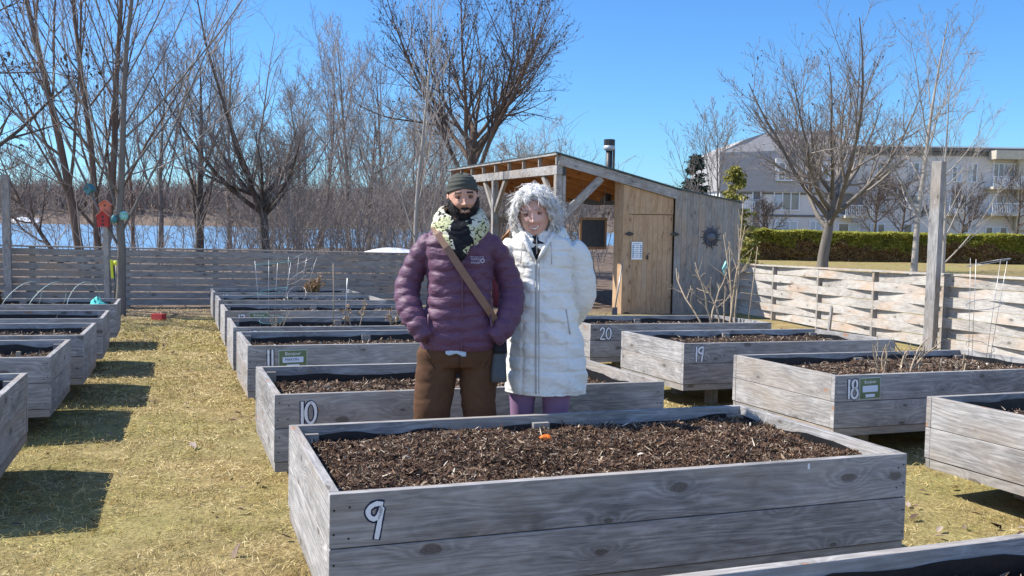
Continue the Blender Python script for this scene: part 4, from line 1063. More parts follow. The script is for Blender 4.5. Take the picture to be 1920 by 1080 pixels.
mb.box((W0, 0, GB - .5), (W1, 14, bz(322, 1450))); o = mb.build('main_wall', M['brick_pale'], apt)
mb = MB(); mb.box((W1, 1.2, GB - .5), (W2, 15, bz(290, 1750))); mb.build('main_wall', M['brick_pale'], apt)
# mansard: a real hipped volume
zt_, zl, zb_ = bz(247, 1500), bz(288, 1345), bz(360, 1450)
xs = [W0 - .2, bx(1440) - org.x, bx(1560) - org.x, bx(1598) - org.x]
mb = MB()
prof = [(xs[0], zb_), (xs[0], zl), (bx(1392) - org.x, bz(262, 1392)), (xs[1], zt_), (xs[2], zt_), (xs[3], bz(278, 1598)), (xs[3], zb_)]
ins = [-.3, -.25, .5, 1.2, 1.2, .4, -.3]
fr = [(p[0], i, p[1]) for p, i in zip(prof, ins)]; bk = [(p[0], 13.5, p[1]) for p in prof]
mb.face(fr); mb.face(bk[::-1])
for i in range(len(fr)): j = (i + 1) % len(fr); mb.face([fr[j], fr[i], bk[i], bk[j]])
mb.build('mansard_roof', M['shingle'], apt)
mb = MB(); mb.box((xs[1] - .2, 1.1, zt_ - .02), (xs[2] + .2, 1.5, zt_ + .14)); mb.build('roof_trim', M['frame_white'], apt)
mb = MB(); ab(mb, 1592, 2010, 278, 284, .7, 15); ab(mb, 1592, 2010, 284.5, 292, 1.0, 1.19); mb.build('cornice', M['band'], apt)
mb = MB(); ab(mb, 1590, 2010, 275.5, 277.9, .6, 15.1); mb.build('roof_trim', M['frame_white'], apt)
mb = MB(); ab(mb, 1424, 1594, 403, 407, -.08, -.002); ab(mb, 1345, 1592, 362, 365, -.06, -.002); mb.build('brick_band', M['band'], apt)
def window(px0, px1, py0, py1, y, panes=2, blind=False, fw=.11):
    mb = MB(); x0, x1, z0, z1 = bx(px0) - org.x, bx(px1) - org.x, bz(py1, (px0 + px1) / 2), bz(py0, (px0 + px1) / 2)
    mb.box((x0 - fw, y - .10, z0 - fw), (x1 + fw, y + .0, z0)); mb.box((x0 - fw, y - .10, z1), (x1 + fw, y, z1 + fw))
    for k in range(panes + 1):
        c = x0 + (x1 - x0) * k / panes; mb.box((c - fw * .5, y - .095, z0 + .001), (c + fw * .5, y, z1 - .001))
    w_ = mb.build('window', M['frame_white'], apt)
    for k in range(panes):
        a_, b_ = x0 + (x1 - x0) * k / panes + fw * .5, x0 + (x1 - x0) * (k + 1) / panes - fw * .5
        mb = MB(); mb.box((a_, y - .05, z0 + .002), (b_, y - .03, z1 - .002)); mb.build('pane', M['blind' if blind or (k + int(px0)) % 3 == 0 else 'glass'], w_)
for a in ((1450, 1474, 308, 338, -.45, 2), (1532, 1553, 312, 337, -.40, 2), (1446, 1493, 362, 393, 0, 3), (1529, 1540, 360, 394, 0, 1),
          (1450, 1491, 416, 437, 0, 3, True), (1515, 1536, 416, 437, 0, 2, True), (1568, 1607, 420, 440, 0, 2),
          (1645, 1672, 306, 340, 1.2, 2), (1704, 1724, 306, 339, 1.2, 2), (1787, 1804, 314, 339, 1.2, 2), (1815, 1833, 308, 340, 1.2, 2), (1864, 1903, 308, 350, 1.2, 4),
          (1640, 1664, 366, 393, 1.2, 2), (1708, 1724, 366, 382, 1.2, 1), (1786, 1816, 366, 392, 1.2, 2), (1860, 1898, 366, 398, 1.2, 3),
          (1638, 1664, 421, 436, 1.2, 2), (1700, 1716, 421, 436, 1.2, 1), (1808, 1838, 421, 436, 1.2, 2), (1856, 1896, 427, 440, 1.2, 3), (1935, 1960, 308, 340, 1.2, 2)):
    window(*a)
mb = MB(); ab(mb, 1445, 1504, 299, 340, -.44, -.02); mb.build('dormer', M['brick_pale'], apt)
mb = MB(); ab(mb, 1528, 1557, 304, 340, -.39, -.02); mb.build('dormer', M['brick_pale'], apt)
for k in range(4):
    window(1406, 1421, 357 + k * 20, 374 + k * 20, 0, 1)
def balcony(px0, px1, py, y, rail=19, roofpy=None):
    mb = MB(); ab(mb, px0, px1, py, py + 5, y - 1.8, y - .001); s_ = mb.build('balcony', M['cream'], apt)
    mb = MB(); ab(mb, px0, px1, py - rail, py - rail + 1.6, y - 1.8, y - 1.72); n = int((px1 - px0) / 3.2)
    for k in range(n + 1):
        p_ = px0 + .8 + (px1 - px0 - 1.6) * k / n; ab(mb, p_ - .35, p_ + .35, py - rail + 1.7, py - .05, y - 1.79, y - 1.73)
    mb.build('railing', M['frame_white'], s_)
for a in ((1568, 1618, 404, 0), (1352, 1402, 397, .0), (1848, 1925, 351, 1.2), (1848, 1912, 400, 1.2), (1768, 1800, 400, 1.2)): balcony(*a)
mb = MB(); ab(mb, 1354, 1386, 366, 395, -.03, -.004); mb.build('recess', M['band'], apt)
mb = MB(); ab(mb, 1571, 1612, 366, 402, -.03, -.004); mb.build('recess', M['band'], apt)
mb = MB(); ab(mb, 1852, 1912, 284, 300, -.4, 1.19); ab(mb, 1906, 1990, 290, 432, .6, 1.19); mb.build('bay_wall', M['cream'], apt)

# ------------------------------------------------------------------ small houses, far bank
def house(px0, px1, py0, py1, Y, wall, roofc, label, hor=392, gable=True):
    x0, x1 = (px0 - 960) / FPX * Y, (px1 - 960) / FPX * Y; z0, z1 = HC + (hor - py1) / FPX * Y, HC + (hor - py0) / FPX * Y
    c = (x0 + x1) / 2; o = Vector((c, Y, z0)); w_ = (x1 - x0) / 2; h = z1 - z0
    t = empty('house', o, 0, label, 'house')
    mb = MB(); mb.box((-w_, 0, -2.5), (w_, w_ * 1.6, h * .62)); wl = mb.build('wall', wall, t)
    mb = MB(); r_ = h * .38; e = w_ * 1.1
    a_ = [(-e, -.4, h * .60), (e, -.4, h * .60), (0, -.4, h)]; b_ = [(p[0], w_ * 1.7, p[2]) for p in a_]
    mb.face(a_); mb.face(b_[::-1]); mb.face([a_[1], b_[1], b_[2], a_[2]]); mb.face([a_[0], a_[2], b_[2], b_[0]]); mb.face([a_[0], b_[0], b_[1], a_[1]])
    mb.build('roof', roofc, t)
    for sx in (-.55, 0, .55):
        mb = MB(); mb.box((sx * w_ - w_ * .13, -.08, h * .2), (sx * w_ + w_ * .13, -.01, h * .48)); mb.build('window', M['glass'], t)
    return t
M['yellow_wall'] = plain('yellow_siding', (.55, .45, .12), .8); M['white_wall'] = plain('white_siding', (.5, .55, .6), .8); M['tan_wall'] = plain('tan_siding', (.42, .25, .14), .8); M['grey_wall'] = plain('grey_siding', (.22, .25, .28), .8)
M['dark_roof'] = plain('dark_roof', (.09, .09, .10), .8)
house(52, 63, 386, 402, 276, M['yellow_wall'], M['dark_roof'], 'small yellow house on the far river bank')
house(63, 84, 380, 402, 280, M['white_wall'], M['dark_roof'], 'white house with porch on the far river bank beside the yellow one')
house(-6, 16, 382, 402, 278, M['tan_wall'], M['dark_roof'], 'tan house on the far bank left of the tall post')
house(118, 146, 376, 402, 284, M['tan_wall'], M['dark_roof'], 'brown roofed house on the far bank behind the leaning tree')
house(915, 1010, 372, 447, 58, M['grey_wall'], M['dark_roof'], 'grey sided house seen between the two heads', hor=404)
lp = base(944, 40); mb = MB(); mb.tube([(0, 0, -.1), (0, 0, 1.75)], .035, 6); mb.tube([(-.1, 0, 1.75), (.12, 0, 1.8)], .03, 6)
mb.tube([(-.14, 0, 1.55), (-.14, 0, 1.75)], [.11, .05], 8); o = mb.build('lamp_post', M['black']); o.location = lp; o.location.z = at(944, 452, 40).z; tag(o, 'short black lamp post seen between the two heads', 'lamp post')
o = lp = base(948, 27); mb = MB(); mb.tube([(0, 0, 0), (0, 0, .06), (0, 0, .75), (0, 0, .85)], [.26, .3, .3, .27], 16); mb.tube([(0, 0, .851), (0, 0, .9)], [.29, .29], 16)
M['maroon'] = plain('maroon_plastic', (.14, .02, .03), .5)
o = mb.build('rain_barrel', M['maroon']); o.location = at(946, 475, 22.0); o.location.z = G(o.location.x, 22.0) + .0; tag(o, 'dark red barrel partly hidden between the two people', 'barrel')
# snow patches
def snow(px, py, Y, rx, ry, h, lab):
    n, m = 26, 7; mb = MB(); rings = []
    for i in range(m):
        f = i / (m - 1); rings.append([(rx * (1 - f * .98) * math.cos(a) * (1 + .25 * float(fbm(np.array(a * 1.5 + px), np.array(0.), 3))), ry * (1 - f * .98) * math.sin(a), h * (math.sin(f * math.pi / 2)) * (1 + .8 * float(fbm(np.array(math.cos(a) * 2 * (1 - f) + px), np.array(math.sin(a) * 2 * (1 - f)), 5)))) for a in [2 * math.pi * j / n for j in range(n)]])
    mb.loft(rings); o = mb.build('snow_patch', M['snow']); o.location = at(px, py, Y); tag(o, lab, 'snow', kind='stuff'); return o
s_ = snow(735, 474, 24.5, .85, .6, .16, 'old heap of snow behind the river fence beside the man'); 
for px, w_ in ((42, 5), (66, 3)): snow(px, 419, 268, w_, 2, 1.6, 'snow bank on the far shore' + (' near the yellow house' if px > 50 else ' by the tall post'))
# ------------------------------------------------------------------ small things in and around the beds
def bird_house(px, py, Y, w_, h_, mat, label, roofm=None, holes=1, diamond=False, rz=.3):
    p = at(px, py, Y); t = empty('bird_house', p, rz, label, 'bird house')
    d_ = w_ * .8
    mb = MB()
    if diamond: sec = [(0, -h_ * .5), (w_ * .5, -h_ * .05), (0, h_ * .5), (-w_ * .5, -h_ * .05)]
    else: sec = [(-w_ / 2, -h_ / 2), (w_ / 2, -h_ / 2), (w_ / 2, h_ * .2), (0, h_ * .5), (-w_ / 2, h_ * .2)]
    f = [(x, -d_ / 2, z) for x, z in sec]; b = [(x, d_ / 2, z) for x, z in sec]
    mb.face(f); mb.face(b[::-1])
    for i in range(len(sec)): j = (i + 1) % len(sec); mb.face([f[j], f[i], b[i], b[j]])
    mb.build('box', M[mat], t)
    mb = MB(); th = .014; e = .03
    if diamond:
        mb.beam((-w_ * .56, 0, -h_ * .02), (0.0, 0, h_ * .56), d_ + e, th); mb.beam((0, 0, h_ * .56), (w_ * .56, 0, -h_ * .02), d_ + e, th)
    else:
        mb.beam((-w_ * .62, 0, h_ * .13), (0, 0, h_ * .53), d_ + e * 2, th); mb.beam((0, 0, h_ * .53), (w_ * .62, 0, h_ * .13), d_ + e * 2, th)
    mb.build('roof', M[roofm or mat], t)
    for k in range(holes):
        z_ = h_ * .12 - k * h_ * .24; r_ = w_ * .11
        mb = MB(); mb.face([(r_ * math.cos(a), -d_ / 2 - .002, z_ + r_ * math.sin(a)) for a in [i * math.pi / 5 for i in range(10)]]); mb.build('entrance_hole', M['black'], t)
    return t
bird_house(194, 410, 16.8, .20, .30, 'red_paint', 'red bird house with three dark holes on a timber pole', 'salmon_paint', 3, rz=.25)
bird_house(198, 388, 16.95, .17, .24, 'salmon_paint', 'salmon pink bird house above the red one', None, 1, rz=.2)
bird_house(168, 356, 16.9, .15, .20, 'teal_paint', 'teal diamond shaped bird house hanging in the branches', None, 1, True, rz=-.2)
M['teal_pale'] = plain('pale_teal_glaze', (.25, .55, .52), .3)
p = at(232, 405, 16.8); mb = MB(); mb.loft([[(r_ * math.cos(a), r_ * math.sin(a), z_) for a in [i * math.pi / 8 for i in range(16)]] for r_, z_ in ((.015, -.08), (.06, -.065), (.08, 0), (.065, .045), (.09, .05), (.015, .09))])
o = mb.build('hanging_feeder', M['teal_pale']); o.location = p; tag(o, 'round pale teal feeder hanging on the right of the trunk below the branches', 'bird feeder')
p = at(214, 411, 16.7); mb = MB(); mb.loft([[(r_ * math.cos(a), r_ * math.sin(a), z_) for a in [i * math.pi / 6 for i in range(12)]] for r_, z_ in ((.01, -.08), (.05, -.05), (.06, .02), (.02, .08))])
o = mb.build('hanging_feeder', M['teal_paint']); o.location = p; tag(o, 'small dark teal feeder hanging against the trunk next to the red bird house', 'bird feeder')
q = base(200, 17.3); mb = MB(); mb.beam((0, 0, -.05), (0, 0, at(200, 424, 17.3).z - q.z), .10, .10)
o = mb.build('timber_post', M['grey_wood']); o.location = q; tag(o, 'slim timber post holding the red bird house next to the young tree', 'post')

# red block on the grass
q = gpt(298, 600); t = MB(); t.box((-.12, -.06, 0), (.12, .06, .115)); o = t.build('red_block', M['red_paint'], bevel=.006); o.location = q; o.rotation_euler[2] = -.35; tag(o, 'small red block lying on the grass at the end of the path', 'block')
def bedpt(key, a, b, z=.5):
    fx, fy, dz, ya = bed_spots[key]; c, s = math.cos(R(ya)), math.sin(R(ya))
    x, y = fx + a * c - b * s, fy + a * s + b * c; return Vector((x, y, -.006856 * x - .03495 * y + dz + z))
# tomato cages
def cage(loc, h, r_, mat, label, sag=.06):
    t = empty('tomato_cage', loc, 0, label, 'plant cage')
    for k, f in enumerate((.22, .6, .97)):
        mb = MB(); rr_ = r_ * (.55 + .45 * f)
        mb.tube([(rr_ * math.cos(a) + sag * f * .5, rr_ * math.sin(a), h * f + sag * .5 * math.sin(a + k)) for a in [i * 2 * math.pi / 18 for i in range(19)]], .003, 4, cap=False); mb.build('ring', M[mat], t)
    for k in range(4):
        a = k * math.pi / 2 + .5; mb = MB(); mb.tube([(r_ * .5 * math.cos(a), r_ * .5 * math.sin(a), -.08), (r_ * .8 * math.cos(a) + sag * .3, r_ * .8 * math.sin(a), h * .6), (r_ * math.cos(a) + sag * .5, r_ * math.sin(a), h)], .0026, 4); mb.build('leg', M['wire'], t)
    return t
cage(bedpt('12', .42, .55, .45), .80, .19, 'teal_paint', 'teal wire tomato cage standing in the bed numbered 12')
cage(bedpt('14', 1.15, .6, .48), .75, .22, 'wire', 'tilted bare wire cage in the unnumbered bed near the tan dry plant', .25)
cage(bedpt('18', 2.25, .85, .45), .98, .17, 'wire', 'tall thin wire cage in the bed numbered 18 beside the tall post', .08)
def cane(loc, h, lean, label, mat='dry_stem'):
    mb = MB(); mb.tube([(0, 0, -.1), (lean * .5 + .006, 0, h * .5), (lean, 0, h)], [.0075, .0065, .005], 6); o = mb.build('bamboo_cane', M[mat]); o.location = loc; tag(o, label, 'garden cane'); return o
cane(bedpt('12', 1.10, .7, .47), .76, .0, 'tall brown bamboo cane upright in the bed numbered 12')
cane(bedpt('12', 1.22, .72, .47), .60, .04, 'shorter pale bamboo cane leaning in the bed numbered 12', 'wire')
def twiggy(name, loc, seed, h, n0, spread, r, mat, label, cat='plant', lv=((4, .35, .6),), seg=6, wob=.12, leafy=None, k2=None):
    rng = np.random.default_rng(seed); P = rng.normal(0, .02 * n0 ** .5, (n0, 3)); P[:, 2] = -.03
    D = norm(np.stack([rng.normal(0, spread, n0), rng.normal(0, spread, n0), np.ones(n0)], 1)); L = rng.uniform(.55, 1, n0) * h
    pts, rr = grow(rng, P, D, L, np.full(n0, r), seg, wob, .05, .5); out = [tubes(pts, rr, 5)]; cur = (pts, rr, L)
    for k, ra, an in lv:
        p, d, l, r_ = spawn(rng, *cur, k, .3, .95, an, .2, ra, .3, .6); q, rq = grow(rng, p, d, l, np.maximum(r_, .0015), 4, .16, .05, .5); out.append(tubes(q, rq, 4)); cur = (q, rq, l)
    t = empty(name, loc, 0, label, cat); v, f = join(out); link('stems', np_mesh('stems', v, f, M[mat], smooth=True), t)
    if leafy:
        e = cur[0][:, 1:].reshape(-1, 3); e = np.repeat(e, leafy[1], 0) + rng.normal(0, leafy[2] * .6, (len(e) * leafy[1], 3)); n = len(e)
        v, f = leaf_mesh(e, rng.uniform(.5, 1.2, n) * leafy[2], rng.uniform(0, 6.3, n), rng.uniform(0, 6.3, n), rng.uniform(.5, 2, n)); link('dry_leaves', np_mesh('dry_leaves', v, f, M[leafy[0]]), t)
    return t
twiggy('rose_bush', bedpt('20', 2.00, .62, .48), 3, 1.05, 5, .28, .014, 'dry_stem', 'leafless thorny rose bush in the bed numbered 20', lv=((5, .35, .7), (3, .3, .7)), wob=.14)
twiggy('climbing_rose', bedpt('20', 2.36, .72, .48), 4, 1.75, 5, .05, .013, 'dry_stem', 'tall leafless climbing stems tied up in the bed numbered 20 before the sun ornament', lv=((5, .22, .5),), wob=.05)
o = MB(); o.tube([(0, 0, -.05), (-.02, 0, .03), (.03, .01, .06), (.01, 0, .12), (-.03, -.01, .02)], .016, 5); o = o.build('plant_tie', M['teal_pale']); o.location = bedpt('20', 2.22, .70, 1.20); tag(o, 'pale teal cord tied round the tall rose stems', 'cord')
cane(bedpt('20', 2.62, .75, .47), 1.05, .10, 'pale stake leaning at the right end of the bed numbered 20')
for i, (a, b, h, s_) in enumerate(((.86, .45, .36, 11), (1.14, .5, .42, 12), (1.36, .34, .24, 13), (1.74, .55, .24, 14))):
    twiggy('dry_stalk', bedpt('18', a, b, .49), s_, h, 3 if i != 1 else 5, .10, .009, 'dry_stem', ['wispy cluster of dry stalks at the left end of the bed numbered 18', 'tallest bundle of curled dry stalks in the bed numbered 18', 'single short bent stalk in the middle of the bed numbered 18', 'short dry stalk near the centre of the bed numbered 18 by the leaves'][i], lv=((4, .4, .7),), wob=.20)
twiggy('dried_flower', bedpt('18', 2.7, .35, .45), 21, .42, 16, .5, .0035, 'dry_stem', 'airy bush of thin dried flower stalks at the right edge behind the bed numbered 18', lv=((5, .4, .6), (3, .4, .6)))
for i, (a, b, h) in enumerate(((1.35, .8, .42), (1.78, .75, .4))):
    twiggy('dry_stalk', bedpt('12', a, b, .47), 30 + i, h, 3, .08, .007, 'dry_stem', ['dry stalk right of the pale cane in the bed numbered 12', 'forked dry stalk beside the man in the bed numbered 12'][i], lv=((4, .3, .8),), wob=.15, leafy=('tan_leaf', 1, .02))
twiggy('dry_plant', bedpt('12', .48, .52, .47), 33, .35, 6, .2, .006, 'dry_stem', 'withered plant inside the teal tomato cage', lv=((4, .4, .7),), wob=.2)
twiggy('dried_grass_clump', bedpt('15', 1.75, .75, .5), 36, .36, 10, .22, .006, 'tan_leaf', 'bright tan dried plant with papery leaves in the farthest middle bed', lv=((3, .4, .5),), leafy=('tan_leaf', 5, .042))
twiggy('dried_grass_clump', bedpt('E', .93, .35, .5), 37, .33, 12, .16, .006, 'brown_leaf', 'shaggy brown dead plant in the farthest bed of the left row', lv=((3, .4, .5),), leafy=('brown_leaf', 6, .05))
for i, a in enumerate((1.08, 1.38, 1.85)):
    t = MB(); p0 = Vector((0, 0, -.1)); t.tube([(0.16 * math.sin(s_) * (1 if i < 2 else .1), .55 * (1 - math.cos(s_)) * .9, .36 * math.sin(s_) - .02) for s_ in [k * math.pi / 12 for k in range(13)]], .0055, 6)
    o = t.build('wire_hoop', M['sign_edge']); o.location = bedpt('E', a, .1, .5); tag(o, ['white hoop right of the brown dead plant in the farthest left bed', 'middle one of the three white hoops in the farthest left bed', 'white hoop nearest the teal cloth in the farthest left bed'][i], 'plant hoop')
def cloth(loc, s_, label, mat='teal', h=.09):
    n, m = 14, 6; mb = MB(); rings = []
    for i in range(m):
        f = i / (m - 1); rings.append([(s_ * (1 - f * .9) * math.cos(a) * (1 + .5 * math.sin(3 * a + i)), s_ * .6 * (1 - f * .9) * math.sin(a), h * f * (1 + .6 * math.sin(4 * a + 2 * i)) - .01) for a in [2 * math.pi * j / n for j in range(n)]])
    mb.loft(rings); o = mb.build('cloth', M[mat]); o.location = loc; tag(o, label, 'cloth'); return o
cloth(bedpt('E', 2.20, .55, .54), .14, 'crumpled teal cloth in the corner of the farthest left bed by the path')
cloth(bedpt('E', .63, .25, .54), .06, 'small wad of teal cloth left of the brown dead plant')
# bits lying on soil
def stick(loc, d, r_, mat, name, label, cat):
    mb = MB(); mb.beam((0, 0, 0), d, r_, r_ * .45); o = mb.build(name, M[mat], bevel=.002); o.location = loc; tag(o, label, cat); return o
stick(bedpt('C', 1.55, .48, .51), (.22, .08, .02), .05, 'white_pl', 'wood_offcut', 'short white slat lying on the mulch of the third left bed', 'slat')
stick(bedpt('B', 2.18, .45, .47), (.0, .0, .12), .03, 'dry_stem', 'plant_label', 'pale upright stick in the soil of the second left bed', 'plant label')
stick(bedpt('12', .78, .35, .5), (.12, .05, .05), .07, 'white_pl', 'white_tag', 'tilted pale tag lying in the bed numbered 12', 'tag')
p = MB(); p.loft([[(r_ * math.cos(a) * 1.6, r_ * math.sin(a), z_ + .006 * math.sin(2 * a)) for a in [i * math.pi / 6 for i in range(12)]] for r_, z_ in ((.016, 0), (.02, .008), (.015, .018), (.004, .022))])
o = p.build('orange_peel', M['orange']); o.location = bedpt('9', 1.13, .86, .545); tag(o, 'scrap of orange peel on the mulch of the bed numbered 9', 'peel')
# ------------------------------------------------------------------ people
def remesh(parts, voxel, name, smooth_it=4, extra=None):
    """fuse closed pieces into one continuous surface"""
    mb = MB()
    for rings in parts: mb.loft(rings)
    me = mb.mesh(name + '_raw', M['soil']); o = bpy.data.objects.new('tmp', me); COL.objects.link(o)
    r = o.modifiers.new('r', 'REMESH'); r.mode = 'VOXEL'; r.voxel_size = voxel; r.use_smooth_shade = True
    if smooth_it:
        s_ = o.modifiers.new('s', 'SMOOTH'); s_.iterations = smooth_it; s_.factor = .5
    dg = bpy.context.evaluated_depsgraph_get(); m2 = bpy.data.meshes.new_from_object(o.evaluated_get(dg))
    bpy.data.objects.remove(o); bpy.data.meshes.remove(me); m2.name = name; m2.materials.clear()
    return m2
def wrinkle(me, items):
    V = mesh_np(me); N = normals(me); d = np.zeros(len(V))
    for amp, sx, sz, shear, seed in items:
        u = V[:, 0] * sx + V[:, 1] * sx * .8 + V[:, 2] * shear; v = V[:, 2] * sz + V[:, 0] * shear * .4
        d += amp * (.5 - np.abs(fbm(u, v, seed, 3)) * 3.2)
    set_np(me, V + N * d[:, None])
def mesh_np(me):
    a = np.empty(len(me.vertices) * 3, np.float32); me.vertices.foreach_get('co', a); return a.reshape(-1, 3).astype(float)
def set_np(me, V): me.vertices.foreach_set('co', np.ascontiguousarray(V, np.float32).ravel()); me.update()
def normals(me):
    a = np.empty(len(me.vertices) * 3, np.float32); me.vertices.foreach_get('normal', a); return a.reshape(-1, 3).astype(float)
def ering(c, rx, ry, n=40, p=2.3, rot=0.0):
    out = []
    for i in range(n):
        a = 2 * math.pi * i / n; ca, sa = math.cos(a), math.sin(a)
        x = rx * math.copysign(abs(ca) ** (2 / p), ca); y = ry * math.copysign(abs(sa) ** (2 / p), sa)
        out.append((c[0] + x * math.cos(rot) - y * math.sin(rot), c[1] + x * math.sin(rot) + y * math.cos(rot), c[2]))
    return out
def interp(keys, z):
    for a, b in zip(keys, keys[1:]):
        if a[0] <= z <= b[0]:
            f = (z - a[0]) / (b[0] - a[0] + 1e-9); f = f * f * (3 - 2 * f); return [x + (y - x) * f for x, y in zip(a[1:], b[1:])]
    return list(keys[-1][1:] if z > keys[-1][0] else keys[0][1:])
def body_loft(keys, step=.012, n=48, p=2.4, mod=None):
    """keys: (z, cx, cy, rx, ry)"""
    z = keys[0][0]; rings = []
    while z <= keys[-1][0] + 1e-6:
        cx, cy, rx, ry = interp(keys, z)
        r = ering((cx, cy, z), rx, ry, n, p)
        if mod: r = [mod((x, y, zz), (cx, cy), i / n) for i, (x, y, zz) in enumerate(r)]
        rings.append(r); z += step
    return rings
def limb(path, step=.012, n=22, mod=None, flat=1.0):
    """path: list of (x,y,z,r) smoothed into rings across the bend"""
    P = [Vector(p[:3]) for p in path]; Rr = [p[3] for p in path]
    # catmull-rom
    pts, rr = [], []
    for i in range(len(P) - 1):
        p0, p1, p2, p3 = P[max(i - 1, 0)], P[i], P[i + 1], P[min(i + 2, len(P) - 1)]
        m = max(2, int((p2 - p1).length / step))
        for k in range(m):
            t = k / m
            pts.append(.5 * ((2 * p1) + (p2 - p0) * t + (2 * p0 - 5 * p1 + 4 * p2 - p3) * t * t + (3 * p1 - p0 - 3 * p2 + p3) * t ** 3)); rr.append(Rr[i] + (Rr[i + 1] - Rr[i]) * t)
    pts.append(P[-1]); rr.append(Rr[-1])
    L = 0; rings = []; ref = Vector((0, 1, 0.05))
    for i, p in enumerate(pts):
        d = (pts[min(i + 1, len(pts) - 1)] - pts[max(i - 1, 0)]).normalized(); x = ref.cross(d).normalized(); y = d.cross(x)
        if i: L += (p - pts[i - 1]).length
        r = rr[i] + (mod(L) if mod else 0)
        rings.append([tuple(p + x * math.cos(a) * r + y * math.sin(a) * r * flat) for a in [2 * math.pi * j / n for j in range(n)]])
    return rings
def quilt(z, pitch, amp): return amp * (abs(math.sin(math.pi * z / pitch)) ** .55 - .75)

# ---- heads: one surface with brow, sockets, nose, cheeks, lips, chin
def head_fn(p, sex):
    """p (n,3) unit sphere directions -> local head coordinates, chin z=-.118, crown z=.118"""
    x, y, z = p[:, 0], p[:, 1], p[:, 2]
    a, b, c = (.073, .095, .118) if sex == 'm' else (.075, .095, .115)
    X = a * np.sign(x) * np.abs(x) ** .92; Y = b * y; Z = c * z
    low = np.clip(-z, 0, 1)
    X = X * (1 - (.22 if sex == 'm' else .26) * low ** 1.8); Y = Y * (1 - .12 * low) - .012 * low * (y < .2)
    Y = np.where(y > 0, Y * (1 - .25 * low) + .008, Y)
    front = np.clip(-y, 0, 1) ** .7
    g = lambda cx, cz, sx, sz: np.exp(-((X - cx) / sx) ** 2 - ((Z - cz) / sz) ** 2) * (y < .15)
    d = np.zeros(len(x))
    ridge = np.exp(-(X / .0095) ** 2) * np.clip((.022 - Z) / .055, 0, 1) * (Z > -.036) * (y < 0)
    d += .019 * ridge + .007 * g(0, -.030, .017, .008) + .004 * (g(-.012, -.031, .006, .006) + g(.012, -.031, .006, .006))
    d -= .0095 * (g(-.031, .008, .017, .010) + g(.031, .008, .017, .010))
    d += .005 * (g(-.030, .027, .024, .007) + g(.030, .027, .024, .007)) + .003 * g(0, .05, .05, .03)
    d += .008 * (g(-.040, -.028, .018, .016) + g(.040, -.028, .018, .016))
    d += .0055 * g(0, -.057, .024, .0045) + .006 * g(0, -.070, .020, .0055) - .004 * g(0, -.0635, .027, .0025) - .003 * g(0, -.082, .02, .006)
    d += .009 * g(0, -.100, .022, .014)
    d -= .004 * (g(-.033, -.055, .006, .016) + g(.033, -.055, .006, .016))   # smile folds
    d += .0018 * (g(-.031, .008, .014, .0045) + g(.031, .008, .014, .0045))
    Y = Y - d
    return np.stack([X, Y, Z], 1)
def make_head_mesh(sex, mats, zone):
    nu, nv = 132, 120
    # denser rows over the face
    v = np.linspace(.5, nv - .5, nv) / nv * np.pi; u = np.arange(nu) / nu * 2 * np.pi
    w = u - .55 * np.sin(2 * (u + 0)) * 0
    uu = -np.pi / 2 + (w - np.pi) + .35 * np.sin(w - np.pi) * -1
    U, Vv = np.meshgrid(uu, v)
    D = np.stack([np.cos(U) * np.sin(Vv), np.sin(U) * np.sin(Vv), np.cos(Vv)], -1).reshape(-1, 3)
    top, bot = np.array([[0, 0, 1.0]]), np.array([[0, 0, -1.0]])
    P = head_fn(np.concatenate([D, top, bot]), sex)
    F = []; 
    i = (np.arange(nv - 1)[:, None] * nu + np.arange(nu)[None]).ravel(); j = (np.arange(nv - 1)[:, None] * nu + (np.arange(nu)[None] + 1) % nu).ravel()
    Q = np.stack([i, i + nu, j + nu, j], 1)
    C = P[Q].mean(1); 
    midx = zone(C)
    tt = np.arange(nu); T = np.stack([np.full(nu, nu * nv), tt, (tt + 1) % nu, (tt + 1) % nu], 1)
    return P, Q, midx, nu, nv
def head_object(sex, mats, zone, M4, extra=None):
    P, Q, midx, nu, nv = make_head_mesh(sex, mats, zone)
    return P, Q, midx
def eye_parts(parent, M4, sex, closed=.5):
    for s_ in (-1, 1):
        c = Vector((s_ * .031, -.0835 if sex == 'm' else -.081, .0075))
        mb = MB(frame=M4)
        mb.loft([[(c.x + .0115 * math.sin(ph) * math.cos(a), c.y + .006 - .010 * math.cos(ph), c.z + .0062 * math.sin(ph) * math.sin(a)) for a in [i * math.pi / 8 for i in range(16)]] for ph in (.05, .5, .9, 1.3)][::-1], mat=0)
        e = mb.build('eye', [M['eye_white']], parent)
        mb = MB(frame=M4); mb.loft([[(c.x + .0052 * r_ * math.cos(a), c.y - .0046 + (1 - r_) * -.0006, c.z + .0050 * r_ * math.sin(a)) for a in [i * math.pi / 6 for i in range(12)]] for r_ in (1, .5, .05)]); mb.build('iris', [M['iris']], e)
        mb = MB(frame=M4)   # upper and lower lid
        for sg, th in ((1, .0032), (-1, .0022)):
            pts = [(c.x + .0145 * math.cos(a), c.y - .0045 + .006 * abs(math.cos(a)) ** 2, c.z + sg * .0050 * math.sin(a) ** .8) for a in [k * math.pi / 8 for k in range(9)]]
            mb.tube(pts, [th * .6] + [th] * 7 + [th * .6], 6, mat=0)
        mb.build('eyelid', [M['skin_dark_' + sex]], parent)
def make_skin(name, col, dark):
    t = NT(name); tc = t.n('ShaderNodeTexCoord').outputs['Object']; n = t.noise(tc, 35, 4)
    t.b.inputs['Subsurface Weight'].default_value = .12; t.b.inputs['Subsurface Radius'].default_value = (.012, .005, .003)
    t.bump(t.noise(tc, 220, 3), .25, .001)
    return t.fin(t.mix(n, col, dark), .5, .35)
